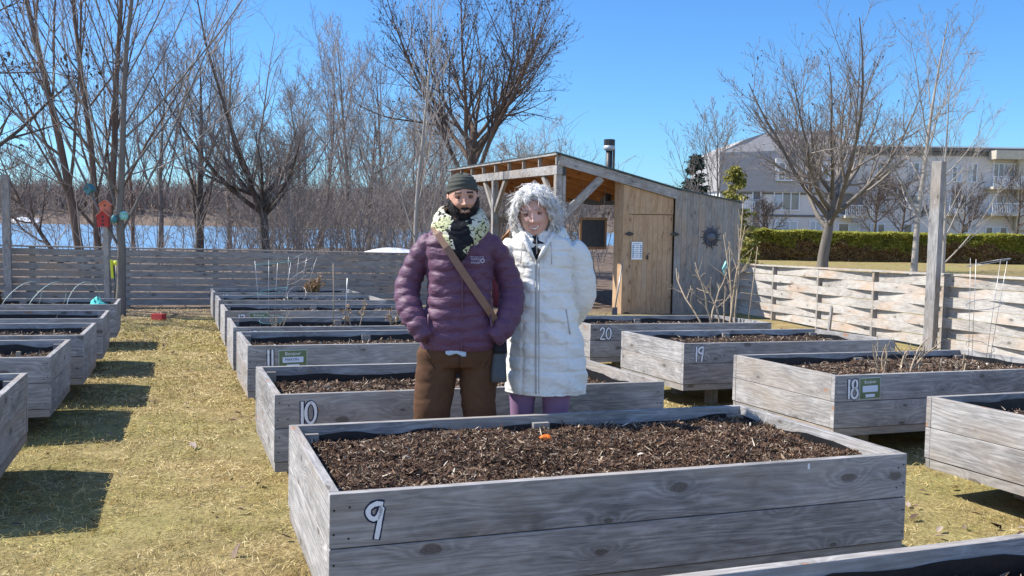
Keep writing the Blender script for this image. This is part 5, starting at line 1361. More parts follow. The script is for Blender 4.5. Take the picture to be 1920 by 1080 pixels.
M['skin_m'] = make_skin('tanned_skin', (.55, .31, .215), (.46, .225, .15)); M['skin_f'] = make_skin('fair_skin', (.66, .42, .33), (.58, .31, .24))
M['skin_dark_m'] = plain('dark_lids', (.13, .055, .035), .6, bump=0); M['skin_dark_f'] = plain('rosy_lids', (.26, .11, .08), .6, bump=0)  # lid colours darker than the face skin
M['lips_m'] = plain('lips', (.40, .14, .11), .45, bump=0); M['lips_f'] = plain('rosy_lips', (.50, .15, .13), .45, bump=0)
M['teeth'] = plain('teeth', (.78, .76, .70), .35, bump=0); M['eye_white'] = plain('eye_white', (.6, .57, .54), .3, bump=0); M['iris'] = plain('dark_iris', (.03, .02, .015), .2, bump=0)
M['black_hair'] = plain('black_beard_hair', (.014, .012, .012), .6, .3, sc=90, bump=.9, bd=.006)
M['brow_m'] = plain('black_eyebrow', (.02, .015, .012), .7, sc=90); M['brow_f'] = plain('grey_eyebrow', (.30, .24, .21), .7, sc=90)

def puffer(name, col, rough, sc=70):
    t = NT(name); tc = t.n('ShaderNodeTexCoord').outputs['Object']
    n = t.noise(t.scale(tc, (1, 1, 2.2)), 22, 5, .6, .6); m = t.noise(tc, 5, 3)
    t.bump(n, .55, .012)
    t.b.inputs['Sheen Weight'].default_value = .1; t.b.inputs['Sheen Roughness'].default_value = .4
    return t.fin(t.mix(m, tuple(c * .85 for c in col), tuple(min(1, c * 1.12) for c in col)), rough, .4)
M['purple_nylon'] = puffer('plum_quilted_nylon', (.105, .042, .078), .55)
M['white_nylon'] = puffer('off_white_quilted_nylon', (.74, .72, .66), .5)
M['seam_white'] = plain('coat_seam', (.42, .40, .37), .7, bump=0)
def cloth_mat(name, a, b, sc, strip=None, rough=.9):
    t = NT(name); tc = t.n('ShaderNodeTexCoord').outputs['Object']
    n = t.noise(tc, sc, 5, .6); h = n
    if strip:
        sx = t.n('ShaderNodeSeparateXYZ'); t.l(tc, sx.inputs[0]); h = t.math('ADD', t.math('MULTIPLY', t.math('SINE', t.math('MULTIPLY', sx.outputs[0], strip)), .4), n)
    t.bump(h, .4, .003); return t.fin(t.mix(n, a, b), rough, .15)
M['corduroy'] = cloth_mat('brown_corduroy', (.068, .034, .019), (.12, .062, .034), 12, 1500)
M['leggings'] = cloth_mat('mauve_leggings', (.20, .115, .20), (.27, .165, .27), 10)
M['beanie'] = cloth_mat('olive_grey_knit', (.045, .047, .040), (.085, .088, .075), 60)
M['strap'] = plain('brown_webbing', (.21, .125, .085), .7, sc=120); M['bagcloth'] = cloth_mat('slate_canvas', (.05, .06, .065), (.10, .11, .115), 50)
M['shirt'] = plain('pale_blue_shirt', (.42, .52, .62), .8); M['black_cloth'] = cloth_mat('black_fleece', (.012, .012, .016), (.03, .03, .036), 40)
M['zip'] = plain('zip_teeth', (.10, .035, .06), .4, .5); M['shoe'] = plain('dark_leather', (.03, .022, .018), .6)
# knitted cowl: cream, lime and black patches in a chunky stitch
t = NT('knitted_wool'); tc = t.n('ShaderNodeTexCoord').outputs['Object']
vo = t.n('ShaderNodeTexVoronoi'); vo.inputs['Scale'].default_value = 62; t.l(t.scale(tc, (1, 1, 1.5)), vo.inputs['Vector'])
big = t.noise(tc, 9, 2, .5, 1.2); big2 = t.noise(t.scale(tc, (1, 1, 1)), 14, 2)
c = t.mix(t.math('GREATER_THAN', big2, .55), (.56, .54, .42), (.50, .50, .29))
sx = t.n('ShaderNodeSeparateXYZ'); t.l(tc, sx.inputs[0])
ctr = t.math('MULTIPLY', t.math('ABSOLUTE', t.math('SUBTRACT', sx.outputs[0], .0)), 7.0)
blk = t.math('LESS_THAN', t.math('ADD', ctr, t.math('MULTIPLY', big, 1.3)), .98)
c = t.mix(blk, c, (.016, .016, .02)); c = t.mix(t.math('GREATER_THAN', vo.outputs['Distance'], .66), c, (.03, .03, .025))
t.bump(vo.outputs['Distance'], -.9, .012); M['knit'] = t.fin(c, .95, .1)

def person(name, loc, rz, label): return empty(name, loc, rz, label, 'person')
def attach_head(body_parts, P, Q, midx, M4):
    P2 = np.array([tuple(M4 @ Vector(p)) for p in P]); return P2
def build_body(parent, limbs, skin, P2, Q, midx, mats):
    """remeshed body joined with the detailed head into one mesh"""
    me = remesh(limbs, .012, 'body_core', 3)
    V = mesh_np(me); nf = len(me.polygons); lt = np.empty(nf, np.int32); me.polygons.foreach_get('loop_total', lt)
    li = np.empty(len(me.loops), np.int32); me.loops.foreach_get('vertex_index', li)
    quads = li[np.repeat(lt == 4, lt)].reshape(-1, 4)
    V2 = np.concatenate([V, P2]); F2 = np.concatenate([quads, Q + len(V)]); mi = np.concatenate([np.zeros(len(quads), int), midx])
    bpy.data.meshes.remove(me)
    return link('body', np_mesh('body', V2, F2, mats, mi, smooth=True), parent)
def shell(P, Q, keep_fn, off, name, mat, parent, M4, noise_amp=0, ns=30, thick=True):
    C = P[Q].mean(1); k = keep_fn(C); q = Q[k]; used = np.unique(q); mp_ = -np.ones(len(P), int); mp_[used] = np.arange(len(used))
    c0 = np.array([0, .005, 0]); n = norm(P - c0); v = P + n * (off + noise_amp * (fbm(P[:, 0] * ns * 2 + P[:, 1] * ns, P[:, 2] * ns * 2, 7, 3) + .2)[:, None])
    v = np.array([tuple(M4 @ Vector(p)) for p in v[used]])
    o = link(name, np_mesh(name, v, mp_[q], mat, smooth=True), parent)
    if thick: s_ = o.modifiers.new('thick', 'SOLIDIFY'); s_.thickness = off * .9; s_.offset = -1
    return o

# ---------------- man
gz = G(-.29, 4.75)
man = person('person', (-.275, 4.75, gz), R(4), 'smiling bearded man in plum puffer jacket, knitted cowl and beanie, hands in pockets')
Z = lambda py, Y=4.75: HC + (404 - py) / FPX * Y - gz      # height above his feet
hm = Matrix.Translation((.012, -.035, 1.688)) @ Matrix.Rotation(R(-4), 4, 'Y') @ Matrix.Rotation(R(4), 4, 'Z')
def zone_m(C):
    z = np.zeros(len(C), int)
    x, y, zz = C.T; fr = y < -.03
    z[(np.abs(zz - .030 - .10 * (.030 - np.abs(x)) * .6) < .0048) & (np.abs(x) > .012) & (np.abs(x) < .047) & fr] = 2
    up = .55 * x ** 2 / .03
    z[(zz - up < -.060) & (zz - up > -.070) & (np.abs(x) < .024) & fr] = 1
    z[(zz - up < -.0610) & (zz - up > -.0668) & (np.abs(x) < .019) & fr] = 3
    return z
P, Q, mi = head_object('m', None, zone_m, hm)
P2 = np.array([tuple(hm @ Vector(p)) for p in P])
def ear(sx, hm_, s=1.0):
    return None
sl = lambda s_: [(s_ * .140, .0, Z(452), .052), (s_ * .182, .0, Z(466), .058), (s_ * .232, .02, Z(500), .062), (s_ * .274, .015, Z(545), .068), (s_ * (.255 if s_ < 0 else .265), -.045, Z(580), .066), (s_ * (.205 if s_ < 0 else .225), -.100, Z(612), .058), (s_ * .172, -.115, Z(630), .048)]
limbs = [
    body_loft([(.87, 0, 0, .12, .08), (.95, 0, 0, .13, .09), (1.15, 0, 0, .13, .09), (1.38, 0, 0, .14, .085), (1.46, 0, 0, .10, .07), (1.50, 0, -.01, .06, .06), (1.60, 0, -.015, .055, .06)], .02, 24),
    limb([(x_, y_, z_, r_ * .58) for x_, y_, z_, r_ in sl(-1)[:-1]] + [(-.13, -.06, 1.03, .028)], .02, 14), limb([(x_, y_, z_, r_ * .58) for x_, y_, z_, r_ in sl(1)[:-1]] + [(.13, -.06, 1.03, .028)], .02, 14),
    limb([(-.10, 0, .88, .085), (-.13, 0, .50, .055), (-.16, .0, .10, .038), (-.16, -.02, .05, .036)], .03, 14), limb([(.10, 0, .88, .085), (.13, 0, .50, .055), (.15, 0, .10, .038), (.15, -.02, .05, .036)], .03, 14)]
for s_ in (-1, 1):   # hands inside the pockets: palm, four fingers, thumb
    hx, hz = (-.12, 1.03) if s_ < 0 else (.12, 1.03)
    limbs.append(limb([(hx, -.06, hz + .02, .03), (hx * .92, -.07, hz - .05, .036), (hx * .88, -.07, hz - .08, .03)], .02, 10, flat=.5))
    for k in range(4):
        bx_ = hx * .88 + (k - 1.5) * .019; ln = (.06, .072, .068, .052)[k]
        limbs.append(limb([(bx_, -.07, hz - .06, .010), (bx_, -.075, hz - .06 - ln * .5, .0095), (bx_, -.06, hz - .06 - ln * .8, .008)], .012, 8))
    limbs.append(limb([(hx * .9 - s_ * .03, -.07, hz - .01, .012), (hx * .85 - s_ * .055, -.08, hz - .045, .0105), (hx * .83 - s_ * .06, -.08, hz - .07, .009)], .012, 8))
build_body(man, limbs, None, P2, Q, mi, [M['skin_m'], M['lips_m'], M['brow_m'], M['teeth']])
eye_parts(man, hm, 'm')
def ears(parent, hm_, mat, sx_=.077):
    for s_ in (-1, 1):
        mb = MB(frame=hm_); rings = []
        for k, (dx, ry, rz_) in enumerate(((-.004, .010, .020), (.004, .016, .028), (.010, .018, .031), (.013, .014, .026), (.011, .006, .012))):
            rings.append([(s_ * (sx_ + dx), .012 + dx * .6 + ry * math.cos(a), -.004 + rz_ * math.sin(a) + .004) for a in [i * math.pi / 8 for i in range(16)]])
        mb.loft(rings if s_ > 0 else [r[::-1] for r in rings]); mb.build('ear', M[mat], parent)
ears(man, hm, 'skin_m', .069)
# beard hugging jaw, chin and upper lip
def beard_zone(C):
    x, y, z = C.T; ax = np.abs(x); fr = y < .03
    jaw = (z < -.040 - .35 * np.clip(.052 - ax, 0, 1) * (ax < .052)) & fr
    jaw = (z < np.interp(ax, [0, .018, .028, .045, .06, .075], [-.045, -.043, -.050, -.040, -.018, .01])) & fr
    mouth = (ax < .029) & (z > -.076 + .4 * ax) & (z < -.0565 + .4 * ax)
    return jaw & ~mouth
shell(P, Q, beard_zone, .0075, 'beard', M['black_hair'], man, hm, .012, 60)
rng = np.random.default_rng(3)
C = P[Q].mean(1); cand = C[beard_zone(C)]; cand = cand[~((np.abs(cand[:, 0]) < .03) & (cand[:, 2] > -.072) & (cand[:, 2] < -.048) & (cand[:, 1] < 0))]; cand = cand[rng.integers(0, len(cand), 2600)] + rng.normal(0, .0015, (2600, 3)); nrm = norm(cand - np.array([0, .005, 0]))
Dd = norm(nrm * .8 + np.array([0, -.1, -.75]) + rng.normal(0, .35, (2600, 3))); v, f = strips(cand + nrm * .006, Dd, rng.uniform(.008, .020, 2600), np.full(2600, .0008), rng.uniform(0, .3, 2600))
v = np.array([tuple(hm @ Vector(p)) for p in v]); link('beard_hair', np_mesh('beard_hair', v, f, M['black_hair']), man)
# beanie with folded rows
nb = 48; rings = []
for k in range(26):
    f_ = k / 25; ph = f_ * math.pi * .5
    rx = .0815 * math.cos(ph * .98) ** .62; ry = .104 * math.cos(ph * .98) ** .62; z_ = .050 + .080 * math.sin(ph)
    wr = .0022 * math.sin(f_ * 34)
    rings.append([((rx + wr) * math.cos(a), (ry + wr) * math.sin(a) + .012, z_ - (.038 * max(0, math.sin(a)) + .0) * (1 - f_) + .0 + .010 * (1 - f_) * -abs(math.cos(a)) * 1.6 + .006 * math.sin(a * 2 + 1) * f_) for a in [2 * math.pi * j / nb for j in range(nb)]])
mb = MB(frame=hm); mb.loft(rings, cap=False); mb.face(rings[-1]); bo = mb.build('beanie', M['beanie'], man)
s_ = bo.modifiers.new('t', 'SOLIDIFY'); s_.thickness = .006; s_.offset = -1
# jacket
def jk(z, L=None): return quilt(z, .062, .010)
def torso_mod(p, c, f):
    x, y, z = p; dx, dy = x - c[0], y - c[1]; r = math.hypot(dx, dy); q = quilt(z + .012 * math.sin(f * 6.28 * 2), .063, .0105) * (1 if z < Z(440) else .5)
    q += .004 * math.sin(f * 40 + z * 30) * math.sin(z * 60)
    # zip valley down the front
    q -= .008 * math.exp(-((dx - .012) / .008) ** 2) * (dy < 0)
    k = 1 + q / max(r, .05); return (c[0] + dx * k, c[1] + dy * k, z)
tk = [(Z(654), .0, -.005, .192, .135), (Z(640), .0, -.005, .205, .148), (Z(600), 0, -.005, .180, .148), (Z(540), 0, 0, .168, .143), (Z(490), 0, 0, .172, .138), (Z(458), 0, 0, .187, .12), (Z(440), 0, 0, .165, .10), (Z(422), 0, 0, .12, .09), (Z(410), 0, 0, .09, .08)]
tor = body_loft(tk, .007, 72, 2.6, torso_mod)
jm = remesh([tor, limb(sl(-1), .007, 36, jk), limb(sl(1), .007, 36, jk)], .0062, 'jacket', 1)
wrinkle(jm, [(.0045, 9, 26, 6, 3), (.003, 26, 50, -14, 5)]); jm.materials.append(M['purple_nylon']); jo = link('jacket', jm, man)
mb = MB(); mb.tube([(.012, -.152 + .02 * max(0, (z_ - 1.3)) * 4, z_) for z_ in [Z(652) + k * .02 for k in range(29)]], .0045, 6); mb.build('zip', M['zip'], jo)
for s_ in (-1, 1):
    mb = MB(); mb.tube([(s_ * .172, -.118, Z(640)), (s_ * .163, -.130, Z(610)), (s_ * .158, -.134, Z(585))], .005, 6); mb.build('pocket_edge', M['zip'], jo)
lg = Matrix.Translation((.085, -.148, Z(484))) @ Matrix.Rotation(R(12), 4, 'Z') @ Matrix.Rotation(R(90), 4, 'X')
M['logo_grey'] = plain('pale_print', (.42, .38, .45), .6, bump=0)
text_mesh('MOUNTAIN', .011, M['logo_grey'], 'chest_lettering', jo, lg @ Matrix.Translation((0, .013, 0)), .0015, spacing=1.3)
text_mesh('HARD\nWEAR', .018, M['logo_grey'], 'chest_lettering', jo, lg @ Matrix.Translation((-.008, -.008, 0)), .0015)
mb = MB(frame=lg @ Matrix.Translation((.028, -.006, 0)))
mb.loft([[(r_ * math.cos(a), r_ * math.sin(a), .0015) for a in [i * math.pi / 3 + .3 for i in range(7)]] for r_ in (.013, .007)], cap=False, closed=False, smooth=False); mb.build('chest_emblem', M['logo_grey'], jo)
# shirt hem below the jacket
mb = MB(); rings = []
for z_, k in ((Z(640), 1.0), (Z(654), 1.0), (Z(658), 1.0)):
    rings.append([(-.07 + .105 * u, -.140 + .02 * (u - .3) ** 2, z_ - (.006 * math.sin(u * 9) + .010 * u if z_ < Z(650) else 0)) for u in [j / 14 for j in range(15)]])
mb.loft(rings, cap=False, closed=False); o = mb.build('shirt_hem', M['shirt'], man); s_ = o.modifiers.new('t', 'SOLIDIFY'); s_.thickness = .003
# trousers
def pl(L): return .0
tr = [body_loft([(Z(686), 0, 0, .175, .115), (Z(668), 0, 0, .208, .130), (Z(645), 0, 0, .205, .13)], .02, 40, 2.6),
      limb([(-.108, 0, Z(665), .108), (-.122, 0, Z(710), .103), (-.136, -.005, Z(770), .096), (-.155, -.005, .35, .084), (-.185, 0, .10, .078), (-.185, 0, .05, .08)], .012, 32, pl),
      limb([(.105, 0, Z(665), .108), (.108, .0, Z(710), .100), (.112, .0, Z(770), .088), (.14, -.0, .35, .080), (.17, 0, .10, .076), (.17, 0, .05, .078)], .012, 32, pl)]
pm_ = remesh(tr, .009, 'trousers', 3); wrinkle(pm_, [(.011, 9, 5, 5, 23), (.006, 16, 22, -11, 25)]); pm_.materials.append(M['corduroy']); link('trousers', pm_, man)
bpy.context.view_layer.update()
def front_y(o, x, z, off=.002):
    ok, p, n_, i_ = o.ray_cast(Vector((x, -1, z)), Vector((0, 1, 0))); return (x, p.y - off, z) if ok else (x, -.12, z)
tro = [c for c in kids(man) if c.name.startswith('trousers')][0]
M['seam_brown'] = plain('trouser_seam', (.05, .026, .014), .8, bump=0)
for nm, xz in (('fly_seam', [(0.0, Z(655 + 5 * k)) for k in range(7)]), ('pocket_seam', [(-.185 + .012 * k, Z(652 + 7 * k)) for k in range(6)]), ('pocket_seam', [(.185 - .012 * k, Z(652 + 7 * k)) for k in range(6)])):
    mb = MB(); mb.tube([front_y(tro, x_, z_, 0) for x_, z_ in xz], .0035, 5); mb.build(nm, M['seam_brown'], tro)
for s_ in (-1, 1):
    x_ = -.185 if s_ < 0 else .17
    sm_ = remesh([limb([(x_, .07, .045, .042), (x_, -.02, .05, .048), (x_ + s_ * .01, -.12, .04, .046), (x_ + s_ * .015, -.18, .032, .036)], .015, 16)], .008, 'shoe', 3); sm_.materials.append(M['shoe']); link('shoe', sm_, man)
# knitted cowl with hanging point
rings = []
for k in range(22):
    f_ = k / 21; z_ = Z(404) - .145 * f_ + 0
    bul = math.sin(f_ * math.pi) ** .6
    rx, ry = .083 + .040 * bul + .012 * f_, .090 + .032 * bul
    rings.append([((rx + .005 * math.sin(7 * a + k)) * math.cos(a), (ry + .004 * math.sin(6 * a + k * 1.3)) * math.sin(a) - .012, z_ - .035 * f_ * max(0, -math.sin(a)) ** 6 - .046 * (1 - f_) * max(0, -math.sin(a)) ** 1.5 + .022 * (1 - f_) * abs(math.cos(a)) + .03 * (1 - f_) * max(0, math.sin(a))) for a in [2 * math.pi * j / 56 for j in range(56)]])
mb = MB(); mb.loft(rings, cap=False); sc_ = mb.build('knitted_cowl', M['knit'], man); s_ = sc_.modifiers.new('t', 'SOLIDIFY'); s_.thickness = .022; s_.offset = -1
s_ = sc_.modifiers.new('sub', 'SUBSURF'); s_.levels = 1; s_.render_levels = 1
rings = []
for k in range(10):
    f_ = k / 9; hw = .075 * (1 - f_) ** .8 + .006; z_ = Z(440) - .13 * f_; y_ = -.135 - .018 * math.sin(f_ * 3)
    rings.append([(-.012 + .02 * f_ + hw * math.cos(a), y_ + .016 * math.sin(a), z_) for a in [2 * math.pi * j / 20 for j in range(20)]])
mb = MB(); mb.loft(rings); mb.build('cowl_point', M['knit'], man)
# shoulder bag, strap across the chest
bag = empty('shoulder_bag', (-.275, 4.75, gz), R(4), 'grey canvas shoulder bag with a brown strap across the man\'s chest', 'bag')
L_ = []; pathp = [(-.125, .03, Z(428)), (-.135, -.07, Z(428)), (-.115, -.118, Z(438)), (-.07, -.155, Z(462)), (0, -.168, Z(500)), (.07, -.168, Z(536)), (.14, -.150, Z(572)), (.19, -.10, Z(600)), (.215, -.03, Z(630))]
mb = MB(); P3 = [Vector(p) for p in pathp]; ringz = []
for i, p in enumerate(P3):
    d = (P3[min(i + 1, len(P3) - 1)] - P3[max(i - 1, 0)]).normalized(); nr = Vector((p.x * .6, -1 if p.y < -.05 else (.0 if p.x > 0 else -.2), .6 if i < 2 else .05)); nr = (nr - nr.dot(d) * d).normalized(); s_ = d.cross(nr)
    ringz.append([tuple(p + s_ * .019 + nr * .003), tuple(p + s_ * .019 - nr * .002), tuple(p - s_ * .019 - nr * .002), tuple(p - s_ * .019 + nr * .003)])
mb.loft(ringz, smooth=False); so2 = mb.build('strap', M['strap'], bag); sb = so2.modifiers.new('s', 'SUBSURF'); sb.subdivision_type = 'SIMPLE'; sb.levels = 1
mb = MB(); mb.loft([ering((.208, -.01 - .01 * f_, Z(625) - .245 * f_), .032 + .012 * f_, .085 + .01 * f_, 20, 4) for f_ in [k / 8 for k in range(9)]]); mb.build('pouch', M['bagcloth'], bag)
mb = MB(); mb.loft([ering((.210, -.012, Z(623) - .10 * f_), .037 + .006 * f_, .092 + .006 * f_, 20, 4) for f_ in [k / 4 for k in range(5)]]); mb.build('flap', M['black_cloth'], bag)

# ---------------- woman
gw = G(.19, 4.95)
wx, wy = .175, 4.95
wom = person('person', (wx, wy, gw), R(-3), 'smiling woman with curly white hair in a long off-white quilted coat, arms behind back')
ZW = lambda py: HC + (405.5 - py) / FPX * wy - gw
XW = lambda px: (px - 960) / FPX * wy - wx
hw_ = Matrix.Translation((XW(1001), -.035, ZW(402))) @ Matrix.Scale(1.07, 4) @ Matrix.Rotation(R(-7), 4, 'Y') @ Matrix.Rotation(R(-5), 4, 'Z') @ Matrix.Rotation(R(3), 4, 'X')
def zone_w(C):
    z = np.zeros(len(C), int); x, y, zz = C.T; fr = y < -.03
    z[(np.abs(zz - .029) < .0028) & (np.abs(x) > .014) & (np.abs(x) < .042) & fr] = 2
    up = .75 * x ** 2 / .03
    z[(zz - up < -.0575) & (zz - up > -.0745) & (np.abs(x) < .028) & fr] = 1
    z[(zz - up < -.0615) & (zz - up > -.0705) & (np.abs(x) < .0235) & fr] = 3
    return z
Pw, Qw, miw = head_object('f', None, zone_w, hw_)
P2 = np.array([tuple(hw_ @ Vector(p)) for p in Pw])
sr = [(XW(1066), .0, ZW(462), .066), (XW(1082), .01, ZW(480), .070), (XW(1090), .02, ZW(515), .072), (XW(1093), .04, ZW(552), .074), (XW(1082), .09, ZW(580), .070), (XW(1072), .14, ZW(602), .060), (XW(1050), .17, ZW(612), .045)]
sl2 = [(XW(968), .0, ZW(460), .070), (XW(956), .01, ZW(480), .076), (XW(958), .03, ZW(520), .074), (XW(962), .06, ZW(555), .070), (XW(975), .11, ZW(590), .062), (XW(1000), .15, ZW(608), .056)]
hx_ = XW(1000)
limbs = [
    body_loft([(.80, .05, 0, .14, .10), (1.0, .04, 0, .13, .095), (1.2, .03, 0, .13, .09), (1.34, .03, 0, .13, .08), (1.42, hx_ + .01, 0, .09, .065), (1.46, hx_ + .005, -.01, .056, .056), (1.56, hx_, -.015, .052, .055)], .02, 24),
    limb([(x_, y_, z_, r_ * .56) for x_, y_, z_, r_ in sr] + [(.06, .185, ZW(613), .026)], .02, 14), limb([(x_, y_, z_, r_ * .56) for x_, y_, z_, r_ in sl2] + [(.0, .185, ZW(613), .026)], .02, 14),
    limb([(-.06, 0, .85, .08), (-.10, 0, .50, .045), (-.10, .0, .10, .035), (-.10, -.02, .05, .034)], .03, 14), limb([(.10, 0, .85, .08), (.08, 0, .50, .05), (.07, 0, .10, .035), (.07, -.02, .05, .034)], .03, 14)]
for s_, hx2 in ((1, .05), (-1, .03)):    # clasped hands behind the back
    limbs.append(limb([(hx2 + s_ * .03, .185 + s_ * .012, 1.02, .028), (hx2 - s_ * .02, .19 + s_ * .012, 1.005, .034), (hx2 - s_ * .05, .19 + s_ * .012, .995, .028)], .02, 10, flat=.5))
    for k in range(4):
        z2 = 1.02 - k * .018; ln = (.06, .07, .066, .05)[k]
        limbs.append(limb([(hx2 - s_ * .045, .19 + s_ * .014, z2, .0095), (hx2 - s_ * (.045 + ln * .6), .197 + s_ * .02, z2 - .012, .009), (hx2 - s_ * (.045 + ln), .19 + s_ * .03, z2 - .022, .0075)], .012, 8))
    limbs.append(limb([(hx2, .19, 1.035, .011), (hx2 - s_ * .03, .20, 1.055, .0095), (hx2 - s_ * .055, .20, 1.055, .008)], .012, 8))
build_body(wom, limbs, None, P2, Qw, miw, [M['skin_f'], M['lips_f'], M['brow_f'], M['teeth']])
eye_parts(wom, hw_, 'f')
ears(wom, hw_, 'skin_f', .070)
# hair: soft cap plus thousands of curls
M['white_hair'] = plain('white_hair_base', (.90, .885, .86), .8, var=.06, sc=70, bump=.9, bd=.01)
M['white_curl'] = island_mat('white_curls', [(0, (.80, .79, .77)), (.5, (.92, .91, .89)), (1, (.97, .96, .94))], .6, trans=.3)
def hair_zone(C):
    x, y, z = C.T; ax = np.abs(x)
    line = np.interp(ax, [0, .03, .05, .062, .075, .09], [.078, .074, .058, .028, -.045, -.075])
    return (z > line + .006 * np.sin(x * 150)) | ((y > -.012) & (z > -.085))
shell(Pw, Qw, hair_zone, .020, 'hair', M['white_hair'], wom, hw_, .045, 34)
rng = np.random.default_rng(9)
Cw = Pw[Qw].mean(1); cand = Cw[hair_zone(Cw)]; nL, per = 560, 26
root = cand[rng.integers(0, len(cand), nL)]; nr = norm(root - np.array([0, .01, -.01])); up = np.clip(nr[:, 2:3], 0, 1)
side = np.sign(root[:, 0:1] + rng.normal(0, .012, (nL, 1)))
D0 = norm(nr * .75 + np.concatenate([side * .55, rng.normal(0, .2, (nL, 1)), -.35 * (1 - up) + .15 * up], 1) + rng.normal(0, .28, (nL, 3)))
Ln = rng.uniform(.028, .080, nL) * np.where(nr[:, 1] < -.7, .62, 1)
seg = 10; S_ = np.linspace(0, 1, seg + 1)[None, :, None]
e1 = norm(np.cross(D0, rng.normal(0, 1, (nL, 3)))); e2 = np.cross(D0, e1); turns = rng.uniform(.6, 1.6, (nL, 1, 1)) * 6.28; cr = rng.uniform(.007, .017, (nL, 1, 1))
bend = norm(D0 * .3 + np.array([0, 0, -1.0]))
ctr = root[:, None] + (nr * .012)[:, None] + (D0[:, None] * S_ * (1 - .5 * S_) + bend[:, None] * .6 * S_ ** 2) * Ln[:, None, None]
ctr = ctr + (e1[:, None] * np.cos(turns * S_) - e1[:, None] + e2[:, None] * np.sin(turns * S_)) * cr * np.sqrt(S_)
nC = nL * per; offs = rng.normal(0, .0050, (nC, 1, 3)) * (1 - .35 * S_) + rng.normal(0, .003, (nC, 1, 3)) * S_ ** 2
pts = np.repeat(ctr, per, 0) + offs
fly = rng.random(nC) < .12; pts[fly] += (S_ ** 2 * rng.normal(0, .02, (int(fly.sum()), 1, 3)))
rr = np.full((nC, seg + 1), .0010) * np.linspace(1, .6, seg + 1)[None] * rng.uniform(.7, 1.3, (nC, 1))
v, f = tubes(pts, rr, 3); v = np.array([tuple(hw_ @ Vector(p)) for p in v]); link('hair_curls', np_mesh('hair_curls', v, f, M['white_curl'], smooth=True), wom)
# coat
rowz = [ZW(y_) for y_ in (732, 690, 665, 640, 600, 575, 545, 500, 470)]
def coat_mod(p, c, f):
    x, y, z = p; dx, dy = x - c[0], y - c[1]; r = math.hypot(dx, dy)
    d1 = min(abs(z - q) for q in rowz); q = -.0075 * math.exp(-(d1 / .006) ** 2)
    arc = f * 6.28; nc = 18; ph = abs(((f * nc + (.5 if z > ZW(640) and int(z * 20) % 2 else 0)) % 1) - .5) * 2
    if z < ZW(480): q -= (.012 if z < ZW(600) else .007) * math.exp(-((1 - ph) / .10) ** 2)
    q += .006 * math.sin(f * 6.28 * 9 + z * 14) * .5 + .004 * math.sin(z * 55 + f * 30)
    q -= .010 * math.exp(-((dx - zipx(z)) / .006) ** 2) * (dy < 0)
    k = 1 + q / max(r, .05); return (c[0] + dx * k, c[1] + dy * k, z)
def zipx(z): return (XW(1010) + (XW(1004) - XW(1010)) * (z - .6)) - interp(ck, z)[0]
cx0 = XW(1027)
ck = [(ZW(735), cx0, .0, .222, .165), (ZW(700), cx0, 0, .225, .17), (ZW(650), cx0 - .006, 0, .212, .165), (ZW(600), XW(1021), 0, .186, .153), (ZW(550), XW(1018), 0, .168, .143), (ZW(500), XW(1017), 0, .165, .133), (ZW(465), XW(1016), 0, .172, .118), (ZW(450), XW(1014), 0, .16, .11), (ZW(438), XW(1008), .01, .12, .10), (ZW(430), XW(1006), .02, .09, .085)]
ct = body_loft(ck, .007, 96, 2.5, coat_mod)
cq = lambda L: quilt(L, .13, .005)
cm = remesh([ct, limb(sr, .008, 34, cq), limb(sl2, .008, 34, cq)], .0065, 'coat', 1)
wrinkle(cm, [(.0045, 10, 16, 7, 13), (.003, 28, 34, -12, 15)]); cm.materials.append(M['white_nylon']); coat = link('coat', cm, wom)
# hood lying round the neck, opening in a V
def hoodp(a, f_):
    """a around the neck (front gap), f 0 inner .. 1"""
    wv = 1 + .06 * math.sin(5 * a)
    return a, f_
hp = []
for k in range(25):
    a = -math.pi / 2 + .42 + (2 * math.pi - .84) * k / 24   # from front right round the back to front left
    fr_ = max(0, -math.sin(a)); 
    cxh = XW(1010); rx, ry = .118 - .02 * fr_, .105
    x_ = cxh + rx * math.cos(a); y_ = .02 + ry * math.sin(a) ; z_ = ZW(440) - .075 * fr_ ** 2.5 + .02 * max(0, math.sin(a))
    hp.append((x_, y_, z_, (.034 + .014 * math.sin(a) + .004 * math.sin(k * 2.1)) * min(1, .45 + .14 * min(k, 24 - k))))
hm2 = remesh([limb(hp, .010, 26)], .007, 'hood', 3); hm2.materials.append(M['white_nylon']); link('hood', hm2, coat)
# lapels of the V opening and zip line
zl = [(XW(1010) + (XW(1004) - XW(1010)) * (z_ - .6), -.172 + (.05 if z_ > 1.2 else 0) * (z_ - 1.2) * 4, z_) for z_ in [ZW(730) + .02 * k for k in range(39)]]
dg = bpy.context.evaluated_depsgraph_get()
def on_front(o, x, z, off=.004):
    ok, p, n, i = o.ray_cast(Vector((x, -1, z)), Vector((0, 1, 0))); return (x, p.y - off, z) if ok else (x, -.15, z)
bpy.context.view_layer.update()
mb = MB(); mb.tube([on_front(coat, p[0], p[2], .002) for p in zl], .0045, 6); mb.build('zip', M['seam_white'], coat)
mb = MB(); mb.tube([on_front(coat, p[0] + .017, p[2], .001) for p in zl], .0025, 5); mb.build('zip_flap', M['seam_white'], coat)
mb = MB(); mb.tube([on_front(coat, XW(1062) + k * .004, ZW(575) - k * .022, .001) for k in range(7)], .004, 6); mb.build('pocket_zip', M['seam_white'], coat)
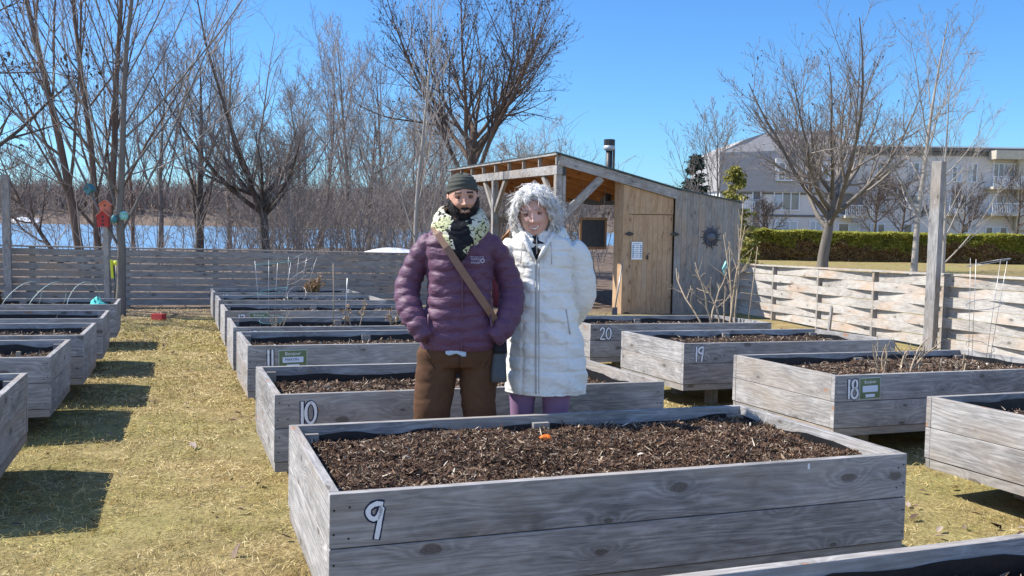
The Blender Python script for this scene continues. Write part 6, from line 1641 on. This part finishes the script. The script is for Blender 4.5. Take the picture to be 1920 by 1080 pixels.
# black collar under the coat
rings = [ering((XW(1003) + .003 * k, -.014 - .0035 * k, ZW(436) - .009 * k), .064 + .003 * k, .066 + .003 * k, 28, 2.2) for k in range(7)]
mb = MB(); mb.loft(rings[::-1], cap=False); o = mb.build('black_collar', M['black_cloth'], wom); s_ = o.modifiers.new('t', 'SOLIDIFY'); s_.thickness = .008
mb = MB(); vx = XW(1006)
mb.loft([[(vx - w_, y_ + .01, z_), (vx, y_, z_), (vx + w_, y_ + .01, z_), (vx + w_, y_ + .04, z_), (vx - w_, y_ + .04, z_)] for w_, y_, z_ in ((.060, -.085, ZW(450)), (.050, -.112, ZW(458)), (.03, -.136, ZW(470)), (.006, -.146, ZW(484)))]); mb.build('black_bib', M['black_cloth'], wom)
mb = MB(); mb.tube([(vx - .002, -.094, ZW(436)), (vx, -.115, ZW(446)), (vx + .002, -.14, ZW(474))], .003, 6); mb.build('inner_zip', M['wire'], wom)
for s_ in (-1, 1):
    mb = MB(); mb.tube([(vx + s_ * .085, -.085, ZW(436)), (vx + s_ * .062, -.118, ZW(452)), (vx + s_ * .036, -.138, ZW(468)), (vx + s_ * .008, -.148, ZW(486))], [.014, .015, .012, .006], 10); mb.build('lapel', M['white_nylon'], coat)
    mb = MB(); mb.tube([(vx + s_ * .075, -.13, ZW(452)), (vx + s_ * .08, -.145, ZW(470)), (vx + s_ * .082, -.147, ZW(492))], .0025, 5); mb.build('drawstring', M['seam_white'], coat)
# leggings and shoes
lm_ = remesh([body_loft([(.66, .045, 0, .15, .11), (.80, .045, 0, .165, .12), (.92, .045, 0, .15, .11)], .02, 36, 2.4),
              limb([(XW(985), 0, .80, .095), (XW(983), 0, ZW(750), .072), (XW(983), 0, .40, .056), (XW(985), .01, .22, .052), (XW(985), 0, .07, .042)], .015, 28), limb([(XW(1048), 0, .80, .100), (XW(1047), 0, ZW(750), .078), (XW(1045), 0, .40, .058), (XW(1043), .01, .22, .053), (XW(1043), 0, .07, .042)], .015, 28)], .009, 'leggings', 3)
lm_.materials.append(M['leggings']); link('leggings', lm_, wom)
for px_ in (985, 1043):
    x_ = XW(px_); sm_ = remesh([limb([(x_, .06, .04, .036), (x_, -.02, .045, .042), (x_, -.11, .036, .040), (x_, -.16, .03, .032)], .015, 16)], .008, 'shoe', 3); sm_.materials.append(M['shoe']); link('shoe', sm_, wom)
